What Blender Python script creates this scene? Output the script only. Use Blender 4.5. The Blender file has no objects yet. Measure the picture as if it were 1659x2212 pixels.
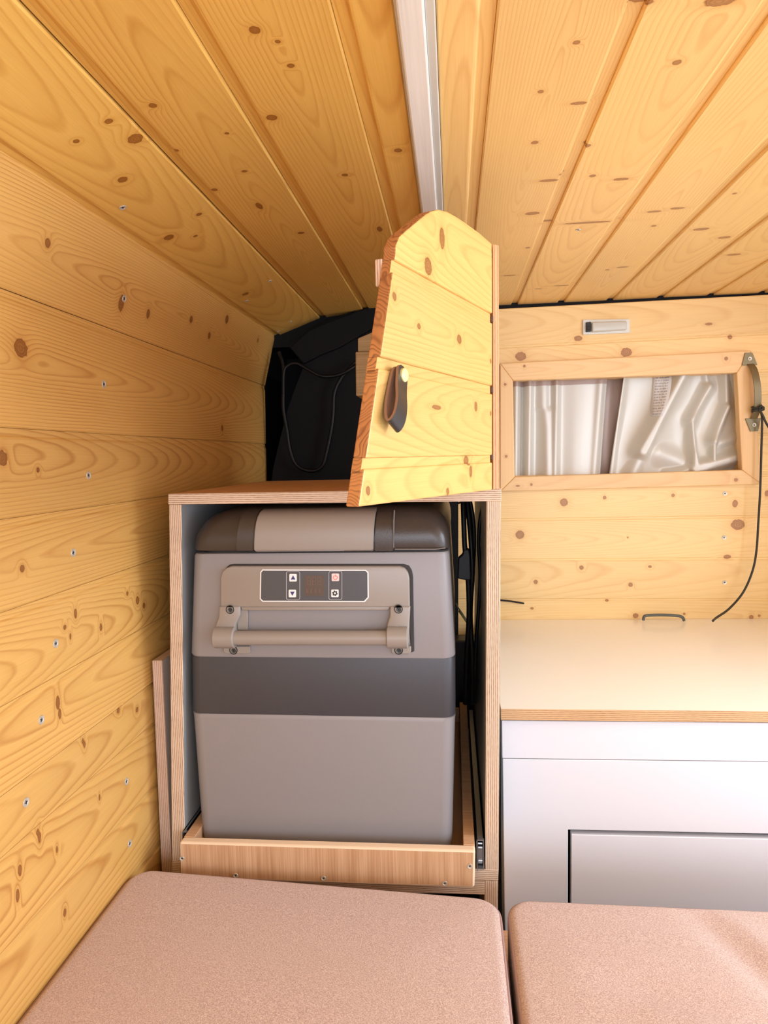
import bpy, bmesh, math, random
from mathutils import Vector, Matrix
random.seed(7)
C = bpy.context.scene.collection
V = Vector
H = 1.15                      # camera height above the van floor (m); geometry below is written relative to the camera height
F = 1450.0                    # focal length in pixels of the 1659x2212 frame

# ------------------------------------------------------------------ camera
Yc = V((148.5, 121.0, -F)).normalized()
rl = math.radians(0.8)
u0 = V((-math.sin(rl), math.cos(rl), 0))
Zc = (u0 - Yc*u0.dot(Yc)).normalized()
Xc = Yc.cross(Zc)
M = Matrix((Xc, Yc, Zc))      # camera vector -> world vector
cam = bpy.data.cameras.new('camera'); cam_o = bpy.data.objects.new('camera', cam); C.objects.link(cam_o)
cam.sensor_fit = 'AUTO'; cam.sensor_width = 36.0; cam.lens = F/2212*36.0; cam.clip_start = 0.02
cam_o.matrix_world = Matrix.Translation((0, 0, H)) @ M.to_4x4()
bpy.context.scene.camera = cam_o
# ------------------------------------------------------------------ light
sc = bpy.context.scene
w = bpy.data.worlds.new('sky'); sc.world = w; w.use_nodes = True
bg = w.node_tree.nodes['Background']; bg.inputs[0].default_value = (0.86, 0.94, 1.10, 1); bg.inputs[1].default_value = 2.6
def area(name, loc, size, sizey, power, direction, col):
    l = bpy.data.lights.new(name, 'AREA'); l.shape = 'RECTANGLE'; l.size = size; l.size_y = sizey; l.energy = power; l.color = col
    o = bpy.data.objects.new(name, l); C.objects.link(o); o.location = loc
    o.rotation_euler = V(direction).to_track_quat('-Z', 'Y').to_euler(); return o
area('side_door_daylight', (1.36, 0.72, H+0.16), 0.7, 0.7, 15.0, (-1, 0.22, -0.42), (0.88, 0.95, 1.10))
area('rear_door_daylight', (0.3, -1.15, H+0.22), 1.3, 0.9, 13.0, (0, 1, -0.22), (0.88, 0.95, 1.10))
sc.view_settings.view_transform = 'Standard'; sc.view_settings.look = 'None'
sc.view_settings.exposure = 0.0; sc.view_settings.gamma = 1.0
sc.view_settings.use_curve_mapping = False

# ------------------------------------------------------------------ geometry helpers
def ray(px, py):
    return M @ V((px-829.5, 1106.0-py, -F))
def at(px, py, Y):            # point seen at a pixel on the cross plane Y
    r = ray(px, py); return r*(Y/r.y)
def atx(px, py, X):
    r = ray(px, py); return r*(X/r.x)
def atz(px, py, Z):
    r = ray(px, py); return r*(Z/r.z)
def atp(px, py, p0, n):
    r = ray(px, py); return r*(p0.dot(n)/r.dot(n))

def base_of(o):
    b = V((0, 0, 0))
    while o: b = b + o.location; o = o.parent
    return b
def tag(o, label=None, cat=None, group=None, kind=None):
    if label: o['label'] = label
    if cat: o['category'] = cat
    if group: o['group'] = group
    if kind: o['kind'] = kind
    return o
def thing(name, loc, label=None, cat=None, group=None, kind=None):
    o = bpy.data.objects.new(name, None); C.objects.link(o); o.location = V(loc)+V((0, 0, H)); o.empty_display_size = .03
    return tag(o, label, cat, group, kind)
def obj(name, bm, mats, parent=None, smooth=False):
    """link a bmesh (camera-height coordinates) as one mesh object"""
    if not isinstance(mats, (list, tuple)): mats = [mats]
    bm.normal_update()
    me = bpy.data.meshes.new(name); o = bpy.data.objects.new(name, me); C.objects.link(o)
    if parent is not None:
        off = base_of(parent) - V((0, 0, H)); o.parent = parent
    else:
        xs = [v.co for v in bm.verts]
        off = V(((min(c.x for c in xs)+max(c.x for c in xs))/2, (min(c.y for c in xs)+max(c.y for c in xs))/2, min(c.z for c in xs)))
        o.location = off + V((0, 0, H))
    bmesh.ops.translate(bm, verts=bm.verts, vec=-off)
    bm.to_mesh(me); bm.free()
    for m in mats: me.materials.append(m)
    if smooth:
        for p in me.polygons: p.use_smooth = True
        try: me.set_sharp_from_angle(angle=math.radians(smooth if smooth is not True else 40))
        except Exception: pass
    return o
def new(): return bmesh.new()
def add_extr(bm, poly, vec, bevel=0, seg=2, mi=0):
    """closed prism of a 3D polygon pushed along vec"""
    vec = V(vec)
    a = [bm.verts.new(p) for p in poly]; b = [bm.verts.new(V(p)+vec) for p in poly]
    n = len(a); fs = []
    fs.append(bm.faces.new(a)); fs.append(bm.faces.new(b[::-1]))
    for i in range(n):
        fs.append(bm.faces.new((a[(i+1) % n], a[i], b[i], b[(i+1) % n])))
    for f in fs: f.material_index = mi
    bmesh.ops.recalc_face_normals(bm, faces=fs)
    if bevel:
        es = list({e for f in fs for e in f.edges})
        bmesh.ops.bevel(bm, geom=es, offset=bevel, segments=seg, affect='EDGES', profile=.5, clamp_overlap=True)
    return fs
def add_box(bm, p0, p1, bevel=0, seg=2, mi=0):
    x0, y0, z0 = p0; x1, y1, z1 = p1
    return add_extr(bm, [V((x0, y0, z0)), V((x1, y0, z0)), V((x1, y0, z1)), V((x0, y0, z1))], (0, y1-y0, 0), bevel, seg, mi)
def add_tube(bm, pts, r, n=8, cap=True, mi=0, flat=None):
    pts = [V(p) for p in pts]; rings = []
    t = (pts[1]-pts[0]).normalized(); up = V((0, 0, 1)) if abs(t.z) < .9 else V((1, 0, 0))
    nrm = (up - t*up.dot(t)).normalized()
    closed = (pts[0]-pts[-1]).length < 1e-6
    if closed: pts = pts[:-1]
    for i, p in enumerate(pts):
        if closed: t = (pts[(i+1) % len(pts)]-pts[i-1]).normalized()
        else: t = (pts[min(i+1, len(pts)-1)]-pts[max(i-1, 0)]).normalized()
        nrm = (nrm - t*nrm.dot(t)).normalized(); bn = t.cross(nrm)
        rr = r[i] if isinstance(r, (list, tuple)) else r
        rings.append([bm.verts.new(p + (nrm*math.cos(2*math.pi*k/n) + bn*math.sin(2*math.pi*k/n))*rr) for k in range(n)])
    m = len(rings); fs = []
    for i in range(m if closed else m-1):
        A, B = rings[i], rings[(i+1) % m]
        for k in range(n):
            fs.append(bm.faces.new((A[k], A[(k+1) % n], B[(k+1) % n], B[k])))
    if cap and not closed:
        fs.append(bm.faces.new(rings[0][::-1])); fs.append(bm.faces.new(rings[-1]))
    for f in fs: f.material_index = mi
    return fs
def spline(pts, n=8):
    pts = [V(p) for p in pts]; out = []
    P = [pts[0]*2-pts[1]] + pts + [pts[-1]*2-pts[-2]]
    for i in range(1, len(P)-2):
        for k in range(n):
            t = k/n; a, b, c, d = P[i-1], P[i], P[i+1], P[i+2]
            out.append(.5*((2*b)+(c-a)*t+(2*a-5*b+4*c-d)*t*t+(3*b-a-3*c+d)*t**3))
    out.append(pts[-1]); return out
def add_loft(bm, rings, cap=True, mi=0):
    R = [[bm.verts.new(p) for p in r] for r in rings]; n = len(R[0]); fs = []
    for A, B in zip(R, R[1:]):
        for k in range(n): fs.append(bm.faces.new((A[k], A[(k+1) % n], B[(k+1) % n], B[k])))
    if cap: fs.append(bm.faces.new(R[0][::-1])); fs.append(bm.faces.new(R[-1]))
    for f in fs: f.material_index = mi
    bmesh.ops.recalc_face_normals(bm, faces=fs)
    return fs
def rrect(x0, y0, x1, y1, r, n=6):
    """rounded rectangle outline in 2D"""
    out = []
    for cx, cy, a0 in ((x1-r, y0+r, -90), (x1-r, y1-r, 0), (x0+r, y1-r, 90), (x0+r, y0+r, 180)):
        for k in range(n+1):
            a = math.radians(a0+90*k/n); out.append((cx+r*math.cos(a), cy+r*math.sin(a)))
    return out
def clip(poly, lo, hi):
    """clip a 2D polygon to lo <= y <= hi"""
    def half(P, f, y):
        out = []
        for i in range(len(P)):
            a, b = P[i], P[(i+1) % len(P)]
            ia, ib = f(a[1]), f(b[1])
            if ia: out.append(a)
            if ia != ib:
                t = (y-a[1])/(b[1]-a[1]); out.append((a[0]+(b[0]-a[0])*t, y))
        return out
    P = half(poly, lambda y: y >= lo, lo)
    return half(P, lambda y: y <= hi, hi) if P else P
def set_uv(bm, f_main, f_local=None):
    l1 = bm.loops.layers.uv.new('surface'); l2 = bm.loops.layers.uv.new('local')
    for f in bm.faces:
        for lp in f.loops:
            lp[l1].uv = f_main(lp.vert.co); lp[l2].uv = (f_local or f_main)(lp.vert.co)
def ply_uv(bm, p0, tdir, e1, e2):
    """material 0 on the two broad faces, 1 (layered edge) on the rest; v runs across the plies"""
    l1 = bm.loops.layers.uv.new('surface'); l2 = bm.loops.layers.uv.new('local')
    tdir = V(tdir).normalized(); e1 = V(e1).normalized(); e2 = V(e2).normalized(); bm.normal_update()
    for f in bm.faces:
        capf = abs(f.normal.dot(tdir)) > .75; f.material_index = 0 if capf else 1
        for lp in f.loops:
            d = lp.vert.co-p0
            uv = (d.dot(e1), d.dot(e2)) if capf else (d.dot(e1)+d.dot(e2), d.dot(tdir))
            lp[l1].uv = uv; lp[l2].uv = uv
def ply_panel(name, poly, vec, mats, parent, bevel=.0008, e1=None, e2=None):
    bm = new(); add_extr(bm, poly, vec, bevel, 1)
    e1 = e1 or (poly[1]-poly[0]); e2 = e2 or V(vec).cross(V(e1))
    ply_uv(bm, V(poly[0]), vec, e1, e2)
    return obj(name, bm, mats, parent)

# ------------------------------------------------------------------ materials
class NT:
    def __init__(s, name):
        s.m = bpy.data.materials.new(name); s.m.use_nodes = True; s.t = s.m.node_tree; s.n = s.t.nodes; s.l = s.t.links
        s.b = s.n['Principled BSDF']
    def link(s, a, b): s.l.new(a, b)
    def _in(s, sock, v):
        if hasattr(v, 'is_output') or isinstance(v, bpy.types.NodeSocket): s.l.new(v, sock)
        elif v is not None: sock.default_value = v
    def math(s, op, a, b=None, c=None, clamp=False):
        n = s.n.new('ShaderNodeMath'); n.operation = op; n.use_clamp = clamp
        s._in(n.inputs[0], a); s._in(n.inputs[1], b)
        if c is not None: s._in(n.inputs[2], c)
        return n.outputs[0]
    def vec(s, x, y, z=0.0):
        n = s.n.new('ShaderNodeCombineXYZ'); s._in(n.inputs[0], x); s._in(n.inputs[1], y); s._in(n.inputs[2], z); return n.outputs[0]
    def noise(s, v, scale=1.0, detail=2.0, w=None, rough=.5):
        n = s.n.new('ShaderNodeTexNoise'); n.noise_dimensions = '4D' if w is not None else '3D'
        s._in(n.inputs['Vector'], v); n.inputs['Scale'].default_value = scale; n.inputs['Detail'].default_value = detail; n.inputs['Roughness'].default_value = rough
        if w is not None: s._in(n.inputs['W'], w)
        return n.outputs['Fac']
    def ramp(s, f, stops, interp='LINEAR'):
        n = s.n.new('ShaderNodeValToRGB'); s._in(n.inputs[0], f); cr = n.color_ramp; cr.interpolation = interp
        while len(cr.elements) < len(stops): cr.elements.new(.5)
        for e, (p, c) in zip(cr.elements, stops): e.position = p; e.color = (*c, 1) if len(c) == 3 else c
        return n.outputs[0]
    def mix(s, f, a, b, mode='MIX'):
        n = s.n.new('ShaderNodeMix'); n.data_type = 'RGBA'; n.blend_type = mode
        s._in(n.inputs['Factor'], f)
        for k, v in ((6, a), (7, b)):
            if isinstance(v, tuple): v = (*v, 1) if len(v) == 3 else v
            s._in(n.inputs[k], v)
        return n.outputs[2]
    def uv(s, name='surface'):
        n = s.n.new('ShaderNodeUVMap'); n.uv_map = name
        x = s.n.new('ShaderNodeSeparateXYZ'); s.l.new(n.outputs[0], x.inputs[0]); return x.outputs[0], x.outputs[1]
    def objc(s):
        n = s.n.new('ShaderNodeTexCoord'); return n.outputs['Object']
    def rnd(s):
        return s.n.new('ShaderNodeObjectInfo').outputs['Random']
    def bump(s, h, strength=.3, dist=.001):
        n = s.n.new('ShaderNodeBump'); n.inputs['Strength'].default_value = strength; n.inputs['Distance'].default_value = dist
        s._in(n.inputs['Height'], h); s.l.new(n.outputs[0], s.b.inputs['Normal'])
    def done(s, col, rough=.5, metal=0.0, spec=None):
        if isinstance(col, tuple): col = (*col, 1)
        s._in(s.b.inputs['Base Color'], col); s._in(s.b.inputs['Roughness'], rough); s.b.inputs['Metallic'].default_value = metal
        if spec is not None: s.b.inputs['Specular IOR Level'].default_value = spec
        return s.m
def srgb(r, g, b):
    f = lambda c: c/12.92 if c <= .04045 else ((c+.055)/1.055)**2.4
    return tuple(f(c/255) for c in (r, g, b))

def pine(name, light, dark, knots=(), ring=.0055, rough=.38, contrast=1.0, seed=0.0, wear=0.0):
    s = NT(name); u, v = s.uv('surface'); ul, vl = s.uv('local'); R = s.math('ADD', s.math('MULTIPLY', s.rnd(), 61.0), seed)
    # distance to nearest knot in knot radii
    d = None
    if knots:
        P = s.vec(u, v)
        for (ku, kv, ru, rv) in knots:
            n = s.n.new('ShaderNodeMapping'); n.vector_type = 'POINT'
            n.inputs['Scale'].default_value = (1/ru, 1/rv, 0); n.inputs['Location'].default_value = (-ku/ru, -kv/rv, 0)
            s.link(P, n.inputs['Vector'])
            ln = s.n.new('ShaderNodeVectorMath'); ln.operation = 'LENGTH'; s.link(n.outputs[0], ln.inputs[0])
            d = ln.outputs['Value'] if d is None else s.math('MINIMUM', d, ln.outputs['Value'])
    # a board sawn from a log: rings around a pith line that wanders along the board
    y0 = s.math('MULTIPLY', s.math('SUBTRACT', s.noise(s.vec(s.math('MULTIPLY', u, .6), 0.0), 1, 1, R), .5), .11)
    uc = s.math('MULTIPLY_ADD', s.math('FRACT', s.math('MULTIPLY', R, 5.3)), 3.2, -1.1)
    z0 = s.math('ADD', s.math('MULTIPLY', s.noise(s.vec(s.math('MULTIPLY', u, 1.1), 5.0), 1, 1, R), .045), s.math('MULTIPLY', s.math('SUBTRACT', u, uc), .055))
    dy = s.math('SUBTRACT', vl, y0)
    r = s.math('SQRT', s.math('ADD', s.math('MULTIPLY', dy, dy), s.math('MULTIPLY', z0, z0)))
    r = s.math('ADD', r, s.math('MULTIPLY', s.noise(s.vec(s.math('MULTIPLY', u, 5.0), s.math('MULTIPLY', vl, 14.0)), 1, 3, R), .0055))
    if d is not None:
        e = s.math('EXPONENT', s.math('MULTIPLY', s.math('MULTIPLY', d, d), -.22))
        r = s.math('ADD', r, s.math('MULTIPLY', e, .009))
    sp = s.math('MULTIPLY_ADD', s.math('FRACT', s.math('MULTIPLY', R, 7.31)), ring*.5, ring*.75)
    fr = s.math('FRACT', s.math('DIVIDE', r, sp))
    late = s.ramp(fr, [(0, (0, 0, 0)), (.35, (.08, .08, .08)), (.66, (.35, .35, .35)), (.82, (1, 1, 1)), (.92, (.6, .6, .6)), (1, (0, 0, 0))])
    soft = s.noise(s.vec(s.math('MULTIPLY', u, 4.0), s.math('MULTIPLY', vl, 14.0)), 1, 2, R)
    late = s.math('MULTIPLY', late, s.math('MULTIPLY_ADD', soft, 1.3*contrast, -.10*contrast), clamp=True)
    fib = s.noise(s.vec(s.math('MULTIPLY', u, 14.0), s.math('MULTIPLY', vl, 700.0)), 1, 2, R)
    col = s.mix(late, light, dark)
    col = s.mix(s.math('MULTIPLY', s.math('SUBTRACT', fib, .35, clamp=True), .5), col, dark)
    # board to board tone and broad figure
    tone = s.math('MULTIPLY_ADD', s.math('FRACT', s.math('MULTIPLY', R, 3.7)), .13, .90)
    tone = s.math('ADD', tone, s.math('MULTIPLY', s.math('SUBTRACT', s.noise(s.vec(s.math('MULTIPLY', u, 2.0), s.math('MULTIPLY', vl, 9.0)), 1, 2, R), .5), .22))
    col = s.mix(1.0, col, s.vec(tone, tone, tone), 'MULTIPLY')
    if d is not None:
        kd = s.math('ADD', d, s.math('MULTIPLY', s.math('SUBTRACT', s.noise(s.vec(s.math('MULTIPLY', u, 220.0), s.math('MULTIPLY', v, 220.0)), 1, 2), .5), .5))
        halo = s.ramp(s.math('DIVIDE', kd, 4.0), [(0, (1, 1, 1)), (.25, (.9, .9, .9)), (.42, (.35, .35, .35)), (.8, (0, 0, 0))])
        col = s.mix(s.math('MULTIPLY', halo, .45), col, dark)
        core = s.ramp(s.math('DIVIDE', kd, 2.0), [(0, (.75, .75, .75)), (.38, (.8, .8, .8)), (.47, (1, 1, 1)), (.56, (0, 0, 0))])
        rings_ = s.math('MULTIPLY_ADD', s.math('SINE', s.math('MULTIPLY', kd, 17.0)), .5, .5)
        kcol = s.mix(rings_, tuple(c*k for c, k in zip(dark, (.30, .20, .20))), tuple(c*k for c, k in zip(dark, (.58, .46, .48))))
        col = s.mix(s.math('MULTIPLY', core, .97), col, kcol)
    rg = rough
    if wear:      # fine scuffs and dull marks in the lacquer
        sc_ = s.noise(s.vec(s.math('MULTIPLY', u, 30.0), s.math('MULTIPLY', v, 90.0)), 1, 6, None, .7)
        m_ = s.ramp(sc_, [(0, (0, 0, 0)), (.66, (0, 0, 0)), (.74, (1, 1, 1))])
        zone = s.ramp(s.noise(s.vec(s.math('MULTIPLY', u, 6.0), s.math('MULTIPLY', v, 6.0)), 1, 2), [(0, (0, 0, 0)), (.5, (0, 0, 0)), (.65, (1, 1, 1))])
        k = s.math('MULTIPLY', s.math('MULTIPLY', m_, zone), wear)
        col = s.mix(k, col, srgb(235, 205, 150))
        rg = s.math('MULTIPLY_ADD', k, .3, rough)
    s.bump(s.math('ADD', late, s.math('MULTIPLY', fib, .3)), .12, .0006)
    return s.done(col, rg)

PLIGHT, PDARK = srgb(246, 206, 132), srgb(196, 124, 48)
def ply_edge(name='ply_edge', a=srgb(228, 204, 176), b=srgb(128, 92, 70), period=.0029):
    s = NT(name); u, v = s.uv('surface')
    nz = s.noise(s.vec(s.math('MULTIPLY', u, 30.0), s.math('MULTIPLY', v, 150.0)), 1, 3)
    ph = s.math('FRACT', s.math('ADD', s.math('DIVIDE', v, period), s.math('MULTIPLY', nz, .25)))
    k = s.ramp(ph, [(0, (0, 0, 0)), (.3, (.15, .15, .15)), (.5, (.9, .9, .9)), (.75, (1, 1, 1)), (.92, (.1, .1, .1)), (1, (0, 0, 0))])
    sp = s.noise(s.vec(s.math('MULTIPLY', u, 120.0), s.math('MULTIPLY', v, 900.0)), 1, 3)
    k = s.math('MULTIPLY', k, s.math('MULTIPLY_ADD', sp, 1.2, .1), clamp=True)
    col = s.mix(k, a, b)
    return s.done(col, .6)
def plain(name, col, rough=.5, metal=0.0, bumps=0, bscale=400.0, var=0.06, spec=None):
    s = NT(name); o = s.objc()
    n = s.noise(o, 9.0, 3)
    c = s.mix(s.math('MULTIPLY_ADD', n, var*2, -var*.3, clamp=True), col, tuple(x*.55 for x in col))
    if bumps: s.bump(s.noise(o, bscale, 2), bumps, .0006)
    return s.done(c, rough, metal, spec)
def veneer(name, a, b, rough=.45, su=900.0, sv=12.0):
    s = NT(name); u, v = s.uv('surface')
    n1 = s.noise(s.vec(s.math('MULTIPLY', u, su), s.math('MULTIPLY', v, sv)), 1, 3)
    n2 = s.noise(s.vec(s.math('MULTIPLY', u, su*.12), s.math('MULTIPLY', v, sv*.4)), 1, 3)
    k = s.ramp(s.math('MULTIPLY', s.math('ADD', n1, n2), .5), [(0, (0, 0, 0)), (.36, (.0, .0, .0)), (.66, (1, 1, 1))])
    return s.done(s.mix(k, a, b), rough)
def weave(name, a, b):
    s = NT(name); o = s.objc()
    x = s.n.new('ShaderNodeSeparateXYZ'); s.link(o, x.inputs[0])
    n = s.noise(s.vec(s.math('MULTIPLY', x.outputs[0], 1800.0), s.math('MULTIPLY', x.outputs[1], 500.0), s.math('MULTIPLY', x.outputs[2], 900.0)), 1, 2, None, .6)
    n2 = s.noise(s.vec(s.math('MULTIPLY', x.outputs[0], 500.0), s.math('MULTIPLY', x.outputs[1], 1500.0), s.math('MULTIPLY', x.outputs[2], 500.0)), 1, 2)
    k = s.ramp(s.math('MULTIPLY', s.math('ADD', n, n2), .5), [(0, (0, 0, 0)), (.42, (.0, .0, .0)), (.6, (1, 1, 1))])
    big = s.noise(o, 5.0, 2)
    col = s.mix(k, a, b); col = s.mix(s.math('MULTIPLY', big, .15), col, a)
    s.bump(s.math('ADD', n, n2), .35, .0006)
    m = s.done(col, .9, 0, .2); s.b.inputs['Sheen Weight'].default_value = .15; return m

# ------------------------------------------------------------------ the shell cross-section (joints between boards, X/Z, left wall bottom -> ceiling right)
WALLX = -.479
J = [(WALLX, -.82), (WALLX, -.715), (WALLX, -.61), (WALLX, -.512), (WALLX, -.413), (WALLX, -.349), (WALLX, -.255), (WALLX, -.156), (WALLX, -.057),
     (WALLX, .041), (-.476, .189), (-.446, .311), (-.327, .354), (-.214, .363), (-.093, .365), (-.042, .365),
     (-.009, .365), (.041, .365), (.162, .365), (.273, .365), (.388, .365), (.505, .366), (.62, .366), (.735, .366), (.85, .365), (.965, .362), (1.06, .355)]
NWALL = 11                    # segments 0..10 belong to the left wall
STRIP = 15                    # segment of the white batten
S = [0.0]
for a, b in zip(J, J[1:]): S.append(S[-1]+math.hypot(b[0]-a[0], b[1]-a[1]))
def section_hit(px, py):
    r = ray(px, py)
    for i, (a, b) in enumerate(zip(J, J[1:])):
        t = V((b[0]-a[0], 0, b[1]-a[1])); n = V((-t.z, 0, t.x)); p0 = V((a[0], 0, a[1]))
        den = r.dot(n)
        if abs(den) < 1e-9: continue
        k = p0.dot(n)/den
        if k <= 0: continue
        p = r*k; q = (p-p0).dot(t)/t.length_squared
        if -0.001 <= q <= 1.001: return p, i, S[i]+q*t.length, n.normalized()
    return None
def knots_section(lst):
    out = []
    for it in lst:
        h = section_hit(it[0], it[1])
        if h: out.append((h[0].y, h[2], it[2], it[3] if len(it) > 3 else it[2]))
    return out
def shr(l, k): return [(a, b, c*k, d*k) for a, b, c, d in l]
k_wall = knots_section([(45, 752, .011, .010), (262, 655, .007, .011), (320, 678, .005, .007), (413, 690, .006), (452, 725, .006), (480, 925, .006), (5, 990, .008),
    (82, 1015, .003), (48, 1228, .004), (163, 1325, .003, .006), (140, 1355, .003), (218, 1355, .003, .005), (275, 1282, .003), (297, 1297, .005, .006), (311, 1308, .004),
    (125, 1518, .004, .008), (129, 1542, .003, .006), (258, 1535, .004), (296, 1533, .004), (182, 1605, .003, .006), (85, 1805, .003, .008), (123, 1835, .002, .004),
    (215, 1722, .002, .004), (43, 1880, .003, .006), (38, 1935, .003, .007), (140, 1972, .003, .005), (103, 525, .005), (490, 690, .008), (557, 735, .005), (152, 1375, .002, .004)])
k_left = knots_section([(550, 65, .006), (235, 262, .005), (292, 300, .010), (265, 388, .007), (587, 254, .007), (490, 288, .003), (528, 370, .004), (463, 410, .005),
    (430, 463, .005), (365, 513, .009), (422, 510, .004), (745, 378, .005), (560, 445, .014, .005), (820, 495, .014, .005), (650, 503, .006), (530, 635, .008), (860, 325, .006),
    (330, 228, .005), (165, 305, .004), (628, 142, .004), (380, 325, .004), (600, 90, .003)])
k_right = knots_section([(1245, 92, .003), (1462, 135, .004), (1168, 198, .003), (1250, 223, .003, .008), (1155, 308, .004), (1213, 377, .003), (1268, 315, .004), (1185, 390, .004, .012),
    (1280, 380, .004), (1342, 387, .004, .010), (1150, 461, .006, .010), (1268, 481, .004, .036), (1413, 457, .004, .010), (1463, 450, .004, .010), (1412, 488, .004),
    (1515, 495, .006, .012), (1565, 513, .006, .010), (1100, 595, .004, .012), (1213, 617, .004, .016), (1163, 624, .003, .008), (1385, 2, .008, .010), (1555, 3, .006, .012),
    (1587, 418, .003), (1585, 550, .006, .012), (1312, 583, .004), (1345, 577, .004, .010), (1181, 483, .004, .008), (1140, 535, .004)])
M_wall = pine('lacquered_pine_wall', srgb(233, 184, 103), srgb(188, 124, 54), k_wall, .0040, .34, 1.0, 3.0, .35)
M_ceilL = pine('lacquered_pine_ceiling_left', srgb(238, 190, 98), srgb(198, 132, 50), shr(k_left, .8), .0046, .30, .75, 11.0, .45)
M_ceilR = pine('lacquered_pine_ceiling_right', PLIGHT, srgb(214, 156, 84), k_right, .0046, .36, .62, 23.0, .15)

Y0, Y1 = -1.20, 1.70
def section_board(i, mat, parent, rec=.012, rdep=.0040, flip=False, y1=Y1, thick=.014):
    a, b = V((J[i][0], 0, J[i][1])), V((J[i+1][0], 0, J[i+1][1]))
    t = (b-a); L = t.length; t.normalize(); n = V((t.z, 0, -t.x))    # n points into the room
    if n.dot(V((.2, 0, -.1))-a) < 0: n = -n
    c = .0022
    prof = [(0, -thick), (0, -rdep), (rec, -rdep), (rec+c, -.0004), (rec+2*c, 0), (L-c, 0), (L-.0004, -c*.8), (L, -thick)]
    if flip: prof = [(L-s_, d_) for s_, d_ in prof][::-1]
    if i == NWALL-1: prof = [(s_+(.008 if s_ > L*.8 else 0), d_) for s_, d_ in prof]   # the top wall board runs up behind the ceiling
    if i == NWALL: prof = [(s_-(.004 if s_ < .001 else 0), d_) for s_, d_ in prof]
    bm = new()
    poly = [a + t*s_ + n*d_ + V((0, Y0, 0)) for s_, d_ in prof]
    add_extr(bm, poly, (0, y1-Y0, 0))
    s0 = S[i]
    set_uv(bm, lambda co: (co.y, s0+(co-a).dot(t)), lambda co: (co.y, (co-a).dot(t)-L/2 + (co-a).dot(n)*.5))
    return obj('plank', bm, mat, parent)
wall_left = thing('wall_left', (WALLX, .2, -.8), kind='structure')
for i in range(0, NWALL): section_board(i, M_wall, wall_left, .008, .0018, flip=True)
ceiling = thing('ceiling', (.2, .2, .365), kind='structure')
for i in range(NWALL, len(J)-1):
    if i == STRIP: continue
    section_board(i, M_ceilL if i < STRIP else M_ceilR, ceiling, .013, .0045, flip=(i > STRIP))
# unseen dark skin added behind the boards to stop light leaking through joints
bm = new(); inn = []; outn = []
for i, (x_, z_) in enumerate(J):
    a = V(J[max(i-1, 0)]); b = V(J[min(i+1, len(J)-1)]); d_ = (b-a).normalized(); n_ = V((-d_.y, d_.x))
    inn.append((x_+n_.x*.0125, z_+n_.y*.0125)); outn.append((x_+n_.x*.03, z_+n_.y*.03))
pl_ = inn + outn[::-1]
add_extr(bm, [V((x_, Y0, z_)) for x_, z_ in pl_], (0, 1.90-Y0, 0)); o = obj('light_block_skin', bm, plain('light_block_black', srgb(24, 24, 24), .8)); o['kind'] = 'structure'
# white painted batten between the left and right ceiling boards
M_whitewood = veneer('whitewashed_wood', srgb(240, 236, 226), srgb(224, 219, 208), .45, 500.0, 8.0)
M_alu = plain('satin_aluminium', srgb(214, 214, 204), .35, .2)
bt = thing('ceiling_batten', (-.033, .2, .352), 'long whitewashed wooden batten running along the ceiling between the pine boards', 'batten')
bm = new(); add_box(bm, (-.040, Y0, .356), (-.0175, Y1, .372), .002); set_uv(bm, lambda c: (c.x, c.y)); obj('batten_board', bm, M_whitewood, bt)
bm = new(); add_box(bm, (-.0175, Y0, .359), (-.009, Y1, .372), .0012); obj('edge_strip', bm, M_alu, bt, )
bm = new(); add_box(bm, (-.042, Y0, .361), (-.040, Y1, .372)); obj('edge_strip', bm, M_alu, bt)

# screws
M_steel = plain('zinc_screw', srgb(212, 204, 186), .35, .35)
M_dark = plain('dark_socket', srgb(40, 38, 36), .6)
def screw_mesh(r):
    bm = new(); n = 14
    prof = [(r, .0), (r*.92, .0006), (r*.62, .0003), (r*.5, -.0002)]
    add_loft(bm, [[V((q*math.cos(2*math.pi*k/n), q*math.sin(2*math.pi*k/n), z)) for k in range(n)] for q, z in prof])
    for a in (0, math.pi/2):
        d = V((math.cos(a), math.sin(a), 0))*r*.42; e = V((-math.sin(a), math.cos(a), 0))*r*.11
        add_extr(bm, [d+e+V((0, 0, -.0003)), -d+e+V((0, 0, -.0003)), -d-e+V((0, 0, -.0003)), d-e+V((0, 0, -.0003))], (0, 0, .00055), mi=1)
    me = bpy.data.meshes.new('screw'); bm.to_mesh(me); bm.free(); me.materials.append(M_steel); me.materials.append(M_dark)
    return me
SCREW = {}
def screw(p, n, parent, r=.0035, dark=False):
    if r not in SCREW:
        SCREW[r] = screw_mesh(r)
        if dark: SCREW[r].materials[0] = plain('dark_screw', srgb(74, 78, 76), .4, .5)  # darker metal for the screws set in the fridge wells
    o = bpy.data.objects.new('screw', SCREW[r]); C.objects.link(o); o.parent = parent
    o.location = V(p)+V((0, 0, H)) - base_of(parent) + V(n)*.0003
    o.rotation_euler = (V(n).to_track_quat('Z', 'Y') @ Matrix.Rotation(random.random()*3, 3, 'Z').to_quaternion()).to_euler()
    return o
def inward(p, n): return n if n.dot(V((.2, p.y, -.1))-p) > 0 else -n
for px, py in [(268, 645), (224, 830), (191, 1027), (158, 1194), (120, 1390), (89, 1555), (56, 1733), (273, 1688), (280, 1822)]:
    p, i, s_, n = section_hit(px, py); screw(p, inward(p, n), wall_left, .0055)
for px, py in [(265, 448), (583, 607), (533, 650), (601, 716), (628, 695), (1249, 496), (585, 612)][:6]:
    p, i, s_, n = section_hit(px, py); screw(p, inward(p, n), ceiling, .005 if px < 400 else .0042)

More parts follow.
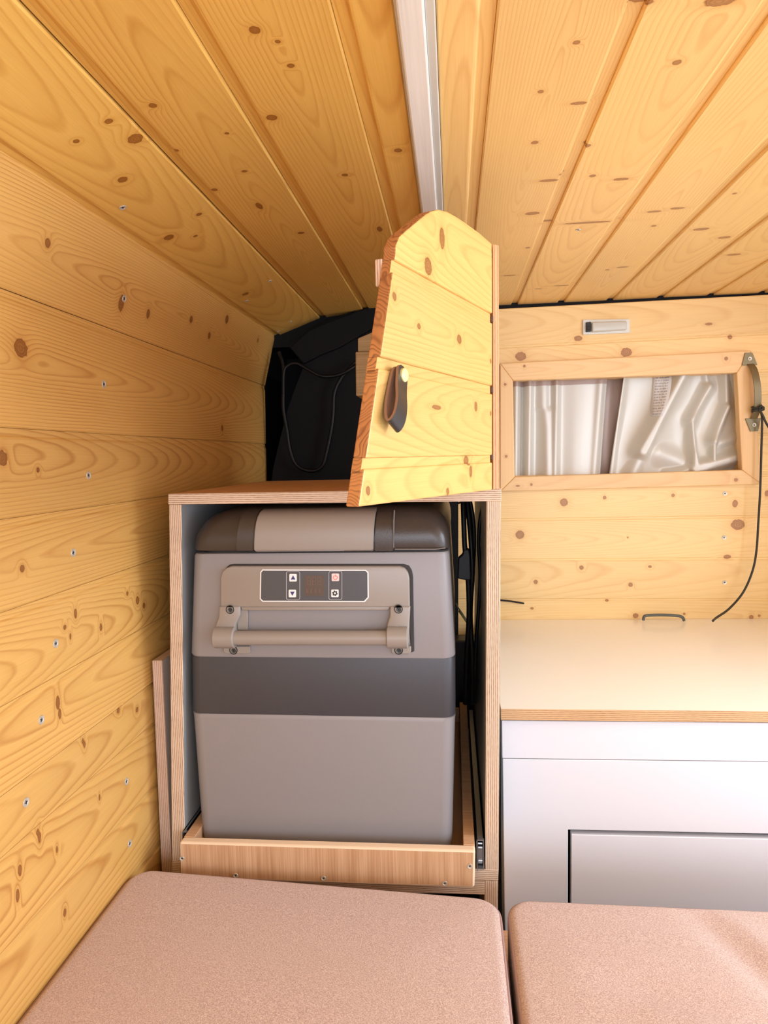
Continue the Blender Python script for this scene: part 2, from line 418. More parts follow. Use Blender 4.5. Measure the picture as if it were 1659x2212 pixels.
# ------------------------------------------------------------------ back wall with the window hatch
YB = 1.69
def kb(lst, Y): 
    out = []
    for it in lst:
        p = at(it[0], it[1], Y); out.append((p.x, p.z, it[2], it[3] if len(it) > 3 else it[2]))
    return out
k_back = kb([(1249, 731, .009, .006), (1125, 770, .012, .010), (1353, 761, .012, .010), (1577, 728, .005), (1531, 700, .008, .003), (1218, 1085, .009), (1306, 1075, .004),
    (1454, 1070, .004), (1588, 1088, .006, .008), (1123, 1155, .010), (1594, 1133, .015, .012), (1356, 1161, .002), (1571, 1203, .008, .005), (1256, 1226, .005), (1404, 1224, .004, .003),
    (1157, 1257, .005), (1362, 1263, .005), (1149, 1314, .004, .003), (1373, 1330, .006), (1623, 1333, .005), (1478, 1326, .003), (1311, 1297, .004, .003), (1657, 1066, .005, .007), (1640, 1330, .003)], YB)
M_back = pine('pine_back_wall', srgb(248, 212, 146), srgb(220, 162, 92), k_back, .0055, .42, .5, 5.0)
wall_back = thing('wall_back', (.45, YB, -.8), kind='structure')
def zl(px, py): return at(px, py, YB).z
# window opening rectangle on the wall (X/Z)
wx0, wx1 = at(1104, 900, YB).x, at(1606, 900, YB).x
wz1, wz0 = at(1350, 813, YB).z, at(1350, 1024, YB).z
zj = [zl(1370, y) for y in (1335+175, 1290+130, 1298, 1210, 1121, 1034, 947, 860, 775, 735)] 
zj = [zl(1370, 1470), zl(1370, 1384), zl(1370, 1297), zl(1370, 1210), zl(1370, 1121), zl(1370, 1034), zl(1370, 947), zl(1370, 860), zl(1370, 737)]
ztop = .366
XL, XR = -.06, 1.02
slope = (zl(1659, 722)-zl(1083, 752))/(at(1659, 722, YB).x-at(1083, 752, YB).x)
def back_board(x0, x1, z0, z1, z1b=None, z0b=None):
    z1b = z1 if z1b is None else z1b; z0b = z0 if z0b is None else z0b
    c = .0018; bm = new(); th = .014; rd = .0016; rc = .004
    def prof(x, za, zb):
        return [V((x, YB+th, za)), V((x, YB+rd, za)), V((x, YB+rd, za+rc)), V((x, YB, za+rc+c)), V((x, YB, zb-c)), V((x, YB+c*.7, zb)), V((x, YB+th, zb))]
    add_loft(bm, [prof(x0, z0, z1), prof(x1, z0b, z1b)])
    bmesh.ops.triangulate(bm, faces=[f for f in bm.faces if len(f.verts) == 4 and abs(slope) > 0])
    zm = (z0+z1)/2
    set_uv(bm, lambda co: (co.x, co.z), lambda co: (co.x, co.z-zm + (co.y-YB)*.5))
    return obj('plank', bm, M_back, wall_back)
for a, b in zip(zj, zj[1:]):
    if b == zj[-1]:
        # the board above the window is cut on a slight slope
        xa, xb = XL, XR; zc = at(1370, 737, YB); za = zc.z+slope*(xa-zc.x); zb_ = zc.z+slope*(xb-zc.x)
        # left part, over, right part of the opening
        back_board(xa, xb, max(a, wz1), za, zb_) if a >= wz1 else (back_board(xa, xb, wz1, za, zb_), back_board(xa, wx0, a, wz1), back_board(wx1, xb, a, wz1))
        # topmost board up to the ceiling gap
        t0, t1 = at(1083, 690, YB), at(1659, 668, YB)
        # cut edge line follows the photograph
        back_board(xa, xb, za, .353, .362, zb_)
    elif b <= wz0 or a >= wz1:
        back_board(XL, XR, a, b)
    elif a < wz0 < b:
        back_board(XL, XR, a, wz0); back_board(XL, wx0, wz0, b); back_board(wx1, XR, wz0, b)
    else:
        back_board(XL, wx0, a, b); back_board(wx1, XR, a, b)
for px, py in [(1566, 1066), (1564, 1161), (1565, 1258)]:
    screw(at(px, py, YB), V((0, -1, 0)), wall_back, .0055)
# small split in the board
# frame of the hatch: four mitred pieces
M_frame = pine('planed_pine_frame', srgb(244, 204, 146), srgb(218, 160, 96), kb([(1131, 793, .003), (1562, 777, .004), (1090, 832, .003), (1092, 986, .003), (1146, 1046, .003), (1583, 1036, .004), (1117, 1049, .005, .002)], YB), .006, .45, .5, 31.0)
window_1 = thing('window_1', (at(1350, 920, YB).x, YB, wz0), kind='structure')
YF = YB-.018
O = [at(1080, 785, YF), at(1624, 757, YF), at(1646, 1046, YF), at(1080, 1062, YF)]
I = [at(1108, 822, YF), at(1592, 805, YF), at(1603, 1015, YF), at(1112, 1030, YF)]
for k in range(4):
    a, b, c_, d_ = O[k], O[(k+1) % 4], I[(k+1) % 4], I[k]
    bm = new(); add_extr(bm, [a, b, c_, d_], (0, .024, 0), .0022, 2)
    hor = k in (0, 2); mid = (a+b+c_+d_)/4
    set_uv(bm, (lambda co: (co.x, co.z)), (lambda co, mid=mid, hor=hor: (co.x, co.z-mid.z) if hor else (co.z, co.x-mid.x)))
    o = obj('window_frame', bm, M_frame, window_1)
# reveals behind the frame and the pane
bm = new()
add_extr(bm, [V((wx0-.01, YB+.014, wz0-.01)), V((wx1+.01, YB+.014, wz0-.01)), V((wx1+.01, YB+.014, wz0)), V((wx0-.01, YB+.014, wz0))], (0, .07, 0))
add_extr(bm, [V((wx0-.01, YB+.014, wz1)), V((wx1+.01, YB+.014, wz1)), V((wx1+.01, YB+.014, wz1+.01)), V((wx0-.01, YB+.014, wz1+.01))], (0, .07, 0))
add_extr(bm, [V((wx0-.01, YB+.014, wz0)), V((wx0, YB+.014, wz0)), V((wx0, YB+.014, wz1)), V((wx0-.01, YB+.014, wz1))], (0, .07, 0))
add_extr(bm, [V((wx1, YB+.014, wz0)), V((wx1+.01, YB+.014, wz0)), V((wx1+.01, YB+.014, wz1)), V((wx1, YB+.014, wz1))], (0, .07, 0))
set_uv(bm, lambda c: (c.x, c.z)); obj('window_reveal', bm, M_frame, window_1)
s = NT('tinted_glass'); s.b.inputs['Transmission Weight'].default_value = 1.0; s.b.inputs['IOR'].default_value = 1.45; M_glass = s.done((.55, .5, .47), .15)
bm = new(); add_box(bm, (wx0-.008, YB+.084, wz0-.008), (wx1+.008, YB+.088, wz1+.008)); obj('window_pane', bm, M_glass, window_1)

# ------------------------------------------------------------------ curtains
def curtain_mat(name, c, met=.0):
    s = NT(name); o = s.objc(); n = s.noise(o, 700.0, 2); s.bump(n, .1, .0004)
    m = s.done(c, .46, met, .5)
    s.b.inputs['Transmission Weight'].default_value = 0
    return m
M_cur = curtain_mat('pale_satin_cloth', srgb(214, 212, 203), .22); M_cur2 = curtain_mat('taupe_hem_cloth', srgb(176, 156, 146))
def fold_cloth(name, q, nx, ny, hf, mat, parent=None, Y=YB+.042, hem=None):
    bm = new(); G = []
    for j in range(ny+1):
        row = []
        for i in range(nx+1):
            a, b = i/nx, j/ny
            px = (q[0][0]*(1-a)+q[1][0]*a)*(1-b) + (q[3][0]*(1-a)+q[2][0]*a)*b
            py = (q[0][1]*(1-a)+q[1][1]*a)*(1-b) + (q[3][1]*(1-a)+q[2][1]*a)*b
            p = at(px, py, Y); p.y -= hf(px, py); row.append(bm.verts.new(p))
        G.append(row)
    for j in range(ny):
        for i in range(nx):
            f = bm.faces.new((G[j][i], G[j+1][i], G[j+1][i+1], G[j][i+1]))
            if hem and j/ny < hem: f.material_index = 1
    o = obj(name, bm, mat, parent, smooth=180)
    md = o.modifiers.new('thickness', 'SOLIDIFY'); md.thickness = .0012; md.offset = 1
    return o
def gs(x, c, w): return math.exp(-((x-c)/w)**2)
def hL(px, py):
    t = (py-820)/210
    return 1.5*(.016*gs(px, 1114-2*t, 9) + .014*gs(px, 1142-2*t, 9) - .006*gs(px, 1128, 5) + .020*gs(px, 1172+(8 if t > .3 else 0)*min(1, t*2), 16)*(.5+.5*t) \
        + .013*gs(px, 1200-3*t, 8) + .012*gs(px, 1255-10*t, 36)*(.6+.4*t) + .006*gs(px, 1297-16*t, 9) + .012*gs(px, 1212-2*t, 3)*0)
cl = fold_cloth('curtain', [(1100, 814), (1312, 806), (1294, 1040), (1096, 1046)], 110, 40, hL, [M_cur, M_cur2], Y=YB+.052, hem=.10)
tag(cl, 'pale satin curtain with narrow vertical folds behind the left half of the window frame', 'curtain', 'curtains in the hatch window')
RID = [((1472, 800), (1380, 975), 13, .030), ((1525, 838), (1487, 908), 11, .020), ((1487, 908), (1492, 1010), 7, .024), ((1562, 880), (1532, 955), 9, .018), ((1532, 955), (1530, 995), 6, .020),
       ((1492, 1012), (1595, 985), 13, .030), ((1440, 1025), (1500, 1008), 10, .020), ((1520, 800), (1524, 838), 8, .012), ((1560, 800), (1562, 880), 10, .014), ((1345, 812), (1318, 1028), 8, .008),
       ((1575, 806), (1600, 870), 8, .012), ((1600, 940), (1545, 960), 12, .012), ((1420, 980), (1470, 1000), 22, .012), ((1384, 975), (1360, 1030), 16, .012)]
def segd(px, py, a, b):
    ax, ay = a; bx, by = b; dx, dy = bx-ax, by-ay; t = max(0, min(1, ((px-ax)*dx+(py-ay)*dy)/(dx*dx+dy*dy)))
    return math.hypot(px-ax-dx*t, py-ay-dy*t)
def hR(px, py):
    h = 0
    for a, b, wd, hh in RID:
        d = segd(px, py, a, b); h = max(h, hh*math.exp(-(d/wd)**2)) + .25*hh*math.exp(-(d/(wd*2.4))**2)
    return min(h*1.15, .040)+.004*math.sin(px*.05+py*.02)
cr = fold_cloth('curtain', [(1345, 806), (1615, 800), (1618, 1034), (1312, 1042)], 130, 90, hR, [M_cur], Y=YB+.052)
tag(cr, 'pale satin curtain bunched in diagonal folds, with a care label right of window', 'curtain', 'curtains in the hatch window')
bk = fold_cloth('curtain_lining', [(1290, 806), (1380, 804), (1360, 1042), (1285, 1044)], 16, 4, lambda x, y: .003*math.sin(x*.15), [M_cur2], Y=YB+.066)
tag(bk, 'taupe lining cloth showing in the gap between the two pale curtains', 'curtain')
s = NT('printed_label'); u, v = s.uv('surface')
ln = s.math('MULTIPLY', s.math('GREATER_THAN', s.math('FRACT', s.math('MULTIPLY', v, 150.0)), .55), s.math('GREATER_THAN', s.noise(s.vec(s.math('MULTIPLY', u, 500.0), s.math('MULTIPLY', v, 150.0)), 1, 1), .45))
ln = s.math('MULTIPLY', ln, s.math('LESS_THAN', s.math('ABSOLUTE', u), .011))
M_label = s.done(s.mix(s.math('MULTIPLY', ln, .7), srgb(232, 230, 228), srgb(150, 150, 158)), .6)
bm = new(); G = []
for j in range(9):
    b = j/8; y = 812+b*88; xa = 1411-10*b**1.3; xb = 1446-28*b**1.3
    r_ = []
    for i in range(4):
        px = xa+(xb-xa)*i/3; p = at(px, y, YB+.052); p.y -= hR(px, y)+.004; r_.append(bm.verts.new(p))
    G.append(r_)
l1 = bm.loops.layers.uv.new('surface'); l2 = bm.loops.layers.uv.new('local')
for j in range(8):
    for i in range(3):
        f = bm.faces.new((G[j][i], G[j+1][i], G[j+1][i+1], G[j][i+1]))
        for lp, (ii, jj) in zip(f.loops, ((i, j), (i, j+1), (i+1, j+1), (i+1, j))):
            lp[l1].uv = ((ii/3-.5)*.03, jj*.012); lp[l2].uv = lp[l1].uv
lab = obj('care_label', bm, M_label, cr, smooth=60); lab['label'] = 'white care label with fine grey print'
md = lab.modifiers.new('thickness', 'SOLIDIFY'); md.thickness = .0004; md.offset = 0

# ------------------------------------------------------------------ rest of the van shell
M_black = plain('black_trim_board', srgb(13, 13, 15), .75, 0, .2, 300, spec=.25)
M_floor = plain('grey_vinyl_floor', srgb(150, 145, 138), .6)
M_paint = plain('white_van_paint', srgb(225, 222, 216), .5)
bm = new(); add_box(bm, (-.50, Y0, -H-.02), (1.06, 1.95, -H)); o = obj('floor', bm, M_floor); o['kind'] = 'structure'
bm = new(); add_box(bm, (-.51, Y0, -H), (WALLX, 1.95, -.82)); o = obj('wall_left_lower', bm, M_paint); o.name = 'trim_1'; o['kind'] = 'structure'
bm = new(); add_box(bm, (1.02, 1.05, -H), (1.06, 1.95, .355)); o = obj('wall_right', bm, M_paint); o['kind'] = 'structure'
bm = new(); add_box(bm, (-.50, 1.90, -H), (1.02, 1.95, .45)); o = obj('rear_light_block', bm, M_black); o['kind'] = 'structure'  # unseen black closure added to keep outside light from leaking in
# black rear trim board in the corner behind the cabinet, cut to the curve of the body
crv = [(630, 752), (648, 770), (655, 792), (640, 830), (622, 880), (604, 950), (590, 1010), (583, 1060), (570, 1250), (560, 1500), (560, 2200), (990, 2200), (990, 640), (830, 640), (803, 655), (750, 677), (705, 693), (665, 712)]
bm = new(); add_extr(bm, [at(x, y, 1.675) for x, y in crv], (0, .012, 0), .001, 1); o = obj('rear_trim_board', bm, M_black)
tag(o, 'black rear trim board cut to a curve behind the fridge cabinet', 'trim panel')
bm = new()
pl = [at(x, y, 1.66) for x, y in [(625, 750), (665, 714), (705, 696), (803, 660), (860, 640), (860, 690), (800, 712), (760, 735), (730, 752), (690, 768), (655, 786)]]
add_extr(bm, pl, (0, .014, 0), .003, 2); o = obj('roof_edge_trim', bm, plain('black_vinyl', srgb(9, 9, 10), .65, spec=.2)); tag(o, 'glossy black vinyl strip along the ceiling end, above the rear trim board', 'trim strip')
bm = new(); add_box(bm, (-.50, 1.70, .285), (1.06, 1.90, .45)); o = obj('roof_light_block', bm, M_black); o.name = 'light_block_2'; o['kind'] = 'structure'  # unseen roof closure, likewise added against outside light
bm = new(); add_box(bm, (-.51, 1.705, -.8), (WALLX-.002, 1.90, .285)); o = obj('side_light_block', bm, M_black); o.name = 'light_block_3'; o['kind'] = 'structure'  # unseen side closure added to shut out light beyond the wall end

# ------------------------------------------------------------------ fridge cabinet
YC = .96
M_edge = ply_edge()
M_edge2 = ply_edge('ply_edge_pale', srgb(226, 200, 178), srgb(158, 120, 100))
M_grey = plain('grey_laminate', srgb(150, 152, 150), .28)
M_lam = veneer('beech_veneer', srgb(214, 172, 132), srgb(190, 142, 100), .5, 30.0, 500.0)
cab = thing('fridge_cabinet', (-.17, 1.2, -.70), 'open-fronted plywood cabinet with layered edges and grey inside, holding the portable fridge', 'cabinet')
YBK = 1.48
def front_quad(px4, Y=YC): return [at(x, y, Y) for x, y in px4]
dep = V((0, YBK-YC, 0))
def long_panel(name, px4, mats, tdir, parent=cab, Y=YC, dep=dep, bev=.0008):
    q = front_quad(px4, Y); bm = new(); add_extr(bm, q, dep, bev, 1)
    ply_uv(bm, q[0], tdir, (0, 1, 0), V(tdir).cross(V((0, 1, 0)))); return obj(name, bm, mats, parent)
long_panel('top_panel', [(363, 1067), (1083, 1055), (1083, 1082.5), (363, 1090)], [M_lam, M_edge], (0, 0, -1))
long_panel('left_panel', [(365, 1090), (391.5, 1090), (399, 1859), (371, 1859)], [M_grey, M_edge], (1, 0, 0))
long_panel('right_panel', [(1051, 1082.5), (1082, 1082.5), (1077, 1879), (1048, 1879)], [M_grey, M_edge], (1, 0, 0))
long_panel('bottom_panel', [(371, 1859), (1077, 1879), (1076, 1904), (371.5, 1886)], [M_lam, M_edge], (0, 0, -1))
long_panel('base_rail', [(400, 1887), (1047, 1903.7), (1047, 1933), (400, 1917)], [M_lam, M_edge], (0, 0, -1), dep=V((0, .05, 0)))
long_panel('base_side', [(1047, 1904), (1076, 1904.5), (1074, 2100), (1045, 2100)], [M_lam, M_edge], (1, 0, 0))
long_panel('base_side', [(371.5, 1887), (400, 1887), (402, 2100), (376, 2100)], [M_lam, M_edge], (1, 0, 0))
# loose board standing between cabinet and wall
q = [at(328, 1427, .985), at(350, 1427, .985), at(373, 1895, .985), at(349.5, 1895, .985)]
e = (q[3]-q[0]); q[3] = q[3]+e*.12; q[2] = q[2]+e*.12
bm = new(); add_extr(bm, q, (0, .30, 0), .001, 1); ply_uv(bm, q[0], (1, 0, 0), (0, 1, 0), (0, 0, 1))
M_boardface = plain('whitish_board_face', srgb(205, 192, 184), .5)
o = obj('loose_board', bm, [M_boardface, M_edge2]); tag(o, 'spare plywood board standing upright between the pine wall and the fridge cabinet', 'board')

# sliding tray
YT = .925
M_oak = veneer('oak_veneer', srgb(218, 178, 138), srgb(182, 136, 96), .45, 520.0, 9.0)
M_rawedge = plain('pale_sanded_edge', srgb(240, 212, 178), .6)
zt = at(700, 1828, YT).z; zbt = at(700, 1907, YT).z
tl, tr_, br, bl = at(388, 1819, YT), at(1027, 1838, YT), at(1025, 1918, YT), at(390, 1897, YT)
bm = new()
add_extr(bm, [V((tl.x+.016, YT+.015, tl.z-.040)), V((tr_.x-.016, YT+.015, tr_.z-.040)), V((tr_.x-.016, YT+.015, tr_.z-.049)), V((tl.x+.016, YT+.015, tl.z-.049))], (0, .57, 0))
tray = obj('sliding_tray', bm, M_lam, cab); tray['label'] = 'shallow wooden pull-out tray under the fridge'
bm = new(); fs = add_extr(bm, [tl, tr_, br, bl], (0, .015, 0), .0028, 2)
bm.normal_update()
l1 = bm.loops.layers.uv.new('surface'); l2 = bm.loops.layers.uv.new('local')
for f in bm.faces:
    f.material_index = 0 if f.normal.y < -.99 else 1
    for lp in f.loops: lp[l1].uv = (lp.vert.co.x, lp.vert.co.z); lp[l2].uv = lp[l1].uv
fb = obj('front_board', bm, [M_oak, M_rawedge], tray)
for px, py in [(393.5, 1854), (509, 1891), (699, 1897), (961, 1908), (1015, 1871)]: screw(at(px, py, YT-.0005), V((0, -1, 0)), tray, .0038)
for x0, x1, zz in ((tl.x+.0005, tl.x+.0175, tl.z), (tr_.x-.017, tr_.x-.0005, tr_.z)):
    bm = new(); add_extr(bm, [V((x0, YT+.015, zz)), V((x1, YT+.015, zz)), V((x1, YT+.015, zz-.05)), V((x0, YT+.015, zz-.05))], (0, .57, 0), .0008, 1)
    set_uv(bm, lambda c: (c.x, c.y)); obj('side_board', bm, M_lam, tray)
bm = new(); add_box(bm, (tl.x+.018, YT+.568, tl.z-.048), (tr_.x-.018, YT+.582, tl.z-.008)); set_uv(bm, lambda c: (c.x, c.z)); obj('back_board', bm, M_lam, tray)
# telescopic slides
for sx, cx in ((1, (1037, 1832)), (-1, (391, 1795))):
    c0 = at(cx[0], cx[1], YC); 
    if sx < 0: c0.x = at(399, 1795, YC).x - 0.0; 
    bm = new()
    xw = c0.x if sx > 0 else tl.x-.0035
    hw = .0055 if sx > 0 else .0028
    zc = (tr_.z if sx > 0 else tl.z)-.028+.006
    add_box(bm, (xw-hw, YC-.012, zc-.023), (xw-hw+.0014, YBK-.02, zc+.023)); add_box(bm, (xw+hw-.0014, YC-.004, zc-.023), (xw+hw, YBK-.02, zc+.023))
    for k in (-1, 1):
        add_box(bm, (xw-hw, YC-.008, zc+k*.022-.001), (xw+hw, YBK-.02, zc+k*.022+.001))
        for j in range(3): 
            if sx > 0: add_tube(bm, [V((xw-.003, YC-.006+.004*j, zc+k*(.010+.004*j))), V((xw+.003, YC-.006+.004*j, zc+k*(.010+.004*j)))], .0022, 8)
    add_box(bm, (xw-hw+.002, YC-.006, zc-.008), (xw+hw-.002, YBK-.03, zc+.008))
    sl = obj('drawer_slide', bm, plain('galvanised_steel', srgb(150, 150, 150), .35, .8), cab)

# ------------------------------------------------------------------ portable fridge
M_body = plain('taupe_grey_plastic', srgb(144, 140, 140), .42, 0, .12, 900, .03)
M_body2 = plain('taupe_handle_plastic', srgb(152, 143, 133), .36, 0, .1, 900, .03)
M_band = plain('charcoal_plastic', srgb(66, 66, 70), .42, 0, .15, 900, .05)
M_lid = plain('dark_brown_grey_plastic', srgb(66, 58, 52), .30, 0, .25, 600, .05)
YFR = .965; FD = .53
fr = thing('portable_fridge', (-.185, 1.22, tl.z-.040), 'grey and charcoal compressor fridge box with digital panel and front carry handle', 'fridge')
def fring(pxl, pxr, py, inset=0.0, r=.018, zadd=0.0, yin=0.0):
    a = at(pxl, py, YFR); b = at(pxr, py, YFR); z = (a.z+b.z)/2+zadd
    return [V((x, y, z)) for x, y in rrect(a.x+inset, YFR+yin+inset, b.x-inset, YFR+FD-inset, r, 7)]
zb_f = tl.z-.0395
def ring_z(x0, x1, z, r, yin=0.0): return [V((x, y, z)) for x, y in rrect(x0, YFR+yin, x1, YFR+FD-yin, r, 7)]
L0, L1 = at(410, 1546, YFR), at(984, 1546, YFR)
B0, B1 = at(431, 1800, YFR), at(976, 1800, YFR)
bm = new(); add_loft(bm, [ring_z(B0.x+.008, B1.x-.008, zb_f, .012, .008), ring_z(B0.x+.002, B1.x-.002, zb_f+.004, .016, .002), ring_z(B0.x, B1.x, zb_f+.012, .018), fring(411.5, 983, 1556), fring(410, 984, 1548), fring(411.5, 982.5, 1546, .001)])
obj('lower_body', bm, M_body, fr, smooth=35)
bm = new(); add_loft(bm, [fring(411, 983.5, 1546, .0006), fring(409, 984.5, 1543, .0), fring(407.5, 984, 1424), fring(408, 983.5, 1421, .0006)])
obj('middle_band', bm, M_band, fr, smooth=35)
bm = new(); add_loft(bm, [fring(407.5, 983, 1421, .001), fring(406, 984, 1417), fring(412.5, 971, 1200), fring(413.5, 970, 1195, .0012), fring(416, 967, 1193.5, .004)])
obj('upper_body', bm, M_body, fr, smooth=35)
# sealing gap under the lid
bm = new(); add_loft(bm, [fring(430, 958, 1195, 0, .02, 0, .006), fring(430, 958, 1184, 0, .02, 0, .006)])
obj('lid_seal', bm, plain('black_rubber', srgb(28, 27, 27), .6), fr, smooth=35)
# lid: big soft shoulders
bm = new()
prof = [(414, 972, 1187, .020, -.002), (413.5, 972, 1182, .022, -.004), (415, 971, 1160, .026, -.004), (419, 968, 1145, .03, -.002), (428, 961, 1127, .035, .003), (443, 949, 1113, .04, .010), (466, 930, 1104, .045, .022), (498, 905, 1099, .05, .040)]
add_loft(bm, [fring(a, b, y, 0, r, 0, yi) for a, b, y, r, yi in prof])
lid = obj('lid', bm, M_lid, fr, smooth=35)
def curved_strip(name, xa, xb, mat, out, parent, ytop=1100, ybot=1186, xta=None, xtb=None):
    """a plate wrapping over the front edge of the lid"""
    xta = xa if xta is None else xta; xtb = xb if xtb is None else xtb
    bm = new(); rings = []
    P = [(1.0, -.004, 1.0), (.8, -.006, .75), (.5, -.005, .45), (.3, -.001, .25), (.15, .006, .12), (.04, .018, .03), (0, .040, 0), (0, .090, 0)]
    for (tt, yo, _) in P:
        y_px = ytop+(ybot-ytop)*tt; A = xta+(xa-xta)*tt; B = xtb+(xb-xtb)*tt
        pa, pb = at(A, y_px, YFR), at(B, y_px, YFR); z = (pa.z+pb.z)/2
        rings.append((V((pa.x, YFR+yo-out, z)), V((pb.x, YFR+yo-out, z))))
    R = []
    for a, b in rings:
        R.append([a, b, b+V((0, .012, -.004)), a+V((0, .012, -.004))])
    add_loft(bm, R)
    bmesh.ops.bevel(bm, geom=[e for e in bm.edges if e.is_manifold and e.calc_face_angle(0) > .9], offset=.0012, segments=2, affect='EDGES')
    return obj(name, bm, mat, parent, smooth=50)
curved_strip('latch', 553, 808, M_body2, .007, lid, 1101, 1186, 557, 811)
curved_strip('latch_bracket', 513, 551, M_lid, .004, lid, 1102, 1187, 520, 556)
curved_strip('latch_bracket', 810, 851, M_lid, .004, lid, 1100, 1187, 813, 846)
bm = new(); add_extr(bm, [at(631, 1185, YFR-.009), at(745, 1185, YFR-.009), at(743, 1190.5, YFR-.009), at(633, 1190.5, YFR-.009)], (0, .008, 0), .001, 2); obj('latch_tongue', bm, M_body, lid)
bm = new(); add_tube(bm, [at(852, 1102, YFR-.006), at(850.5, 1125, YFR-.0075), at(850, 1183, YFR-.0075)], .0010, 6); add_tube(bm, [at(853, 1186.5, YFR-.0055), at(940, 1186.5, YFR-.0055), at(962, 1183.5, YFR-.001)], .0009, 6)
obj('lid_moulding', bm, plain('pale_plastic_edge', srgb(120, 112, 104), .3), lid, smooth=60)  # paler tubes along the right-hand edge lines of the lid
# control and handle bezel
YH = YFR-.001
def pxpoly(pts, Y): return [at(x, y, Y) for x, y in pts]
gro = [(484, 1237), (487, 1228), (495, 1220), (505, 1218.5), (872, 1218.5), (884, 1222), (890, 1232), (892.5, 1245), (895, 1407), (888, 1410), (880, 1300), (480, 1300)]
bm = new(); add_extr(bm, pxpoly(gro, YFR-.0012), (0, .004, 0), .0008, 1); obj('groove_shade_strip', bm, plain('groove_shade_colour', srgb(52, 47, 44), .6), fr)  # raised dark strip whose colour stands in for the groove's shade
bez = [(476, 1312), (475.5, 1250), (479, 1236), (488, 1227), (499, 1223.5), (862, 1223.5), (873, 1227), (881, 1237), (884, 1250), (885, 1312)]
def bezel_leg(side):
    if side < 0: return [(473.5, 1310), (518, 1310), (518, 1330), (512, 1342), (508, 1352), (508.5, 1398), (503, 1402), (467, 1401), (463.5, 1396), (463, 1360), (467, 1346), (472, 1334)]
    return [(842, 1310), (886, 1310), (884, 1345), (883, 1392), (878, 1402), (842, 1398), (835.5, 1393), (835.5, 1352), (838, 1342), (842, 1332)]
bezel_t = .010
bm = new(); add_extr(bm, pxpoly(bez, YFR-bezel_t), (0, bezel_t, 0), .0022, 3)
bezel = obj('handle_bezel', bm, M_body2, fr, smooth=40)
for sd in (-1, 1):
    bm = new(); add_extr(bm, pxpoly(bezel_leg(sd), YFR-.0125), (0, .0125, 0), .0026, 3)
    # raised boss that carries the bar
    xa, xb = ((464, 509) if sd < 0 else (835.5, 882))
    a, b = at(xa, 1377, YFR-.014), at(xb, 1377, YFR-.014)
    add_tube(bm, [a, V((a.x+.0015, a.y, a.z)), V((b.x-.0015, b.y, b.z)), b], [.0135, .0158, .0158, .0135], 20)
    obj('handle_boss', bm, M_body2, bezel, smooth=40)
    fx = (502, 540) if sd < 0 else (845, 888)
    bm = new(); add_extr(bm, pxpoly([(fx[0]-20 if sd < 0 else fx[0], 1396), (fx[1], 1396), (fx[1], 1409), (fx[1]-4, 1413), (fx[0]-14 if sd < 0 else fx[0]+3, 1413), (fx[0]-20 if sd < 0 else fx[0], 1408)], YFR-.004), (0, .004, 0), .001, 1); obj('handle_foot', bm, M_body2, bezel)
# carry bar
a, b = at(507, 1378, YFR-.0165), at(838, 1378, YFR-.0165)
bm = new(); add_tube(bm, [a, b], .0108, 24); obj('carry_bar', bm, M_body2, bezel, smooth=40)
# sloping cheeks and recess lip between bezel and bar
bm = new(); add_extr(bm, pxpoly([(519, 1311), (843, 1311), (838, 1319), (524, 1319)], YFR-.0085), (0, .007, 0), .0015, 2)
add_extr(bm, pxpoly([(519, 1311), (535, 1317), (535, 1362), (512, 1362), (512, 1340)], YFR-.004), (0, .003, 0), .001, 1)
obj('recess_lip', bm, M_body2, bezel, smooth=40)
# screw wells
for px, py, Yw, hid in ((496.5, 1317, YFR-.0129, 0), (860.5, 1316, YFR-.0129, 0), (504, 1405, YFR-.0045, 1), (861, 1405, YFR-.0045, 1)):
    c = at(px, py, Yw); bm = new(); n = 18; r = .0062
    add_loft(bm, [[c+V((q*math.cos(2*math.pi*k/n), dy, q*math.sin(2*math.pi*k/n))) for k in range(n)] for q, dy in ((r*1.06, .0006), (r, -.0003), (r*.86, .0002), (r*.8, .0006))])
    obj('screw_well', bm, M_dark, bezel, smooth=50)
    screw(c+V((.0006, -.0004, -.0006)), V((0, -1, 0)), bezel, .0037, True)
# display
def px_rr(x0, y0, x1, y1, r, Y, n=4): return [at(x, y, Y) for x, y in rrect(x0, y0, x1, y1, r, n)]
M_panel = plain('dark_display_film', srgb(76, 76, 78), .28)
M_white = plain('white_print', srgb(238, 236, 232), .4, var=.01)
M_blue = plain('navy_print', srgb(52, 52, 110), .5); M_red = plain('red_print', srgb(214, 110, 92), .5); M_pink = plain('pink_key', srgb(250, 214, 208), .5); M_blk = plain('black_print', srgb(40, 42, 36), .5)
disp_o = [(567, 1230), (790, 1231), (796, 1236), (796.5, 1291), (788, 1300.5), (567, 1300), (561, 1294), (562, 1236)]
disp_i = [(568, 1232.5), (789, 1233), (793.5, 1237.5), (794, 1290), (786.5, 1298), (568, 1297.5), (563.5, 1293), (564.5, 1237)]
bm = new(); add_extr(bm, pxpoly(disp_o, YFR-bezel_t-.0008), (0, .001, 0)); dp = obj('control_panel', bm, M_white, bezel)
bm = new(); add_extr(bm, pxpoly(disp_i, YFR-bezel_t-.0011), (0, .0006, 0)); obj('display_film', bm, M_panel, bezel)
YD = YFR-bezel_t-.0013
def outline(x0, y0, x1, y1, r, wdt):
    bm = new(); pts = px_rr(x0, y0, x1, y1, r, YD); add_tube(bm, pts+[pts[0]], wdt, 5); return bm
M_prn = plain('grey_print', srgb(190, 188, 186), .4)
for a in ((618.5, 1234.5, 647.5, 1295.5), (710.5, 1234, 738.5, 1295.5)): obj('key_outline', outline(*a, 4, .0004), M_prn, bezel)
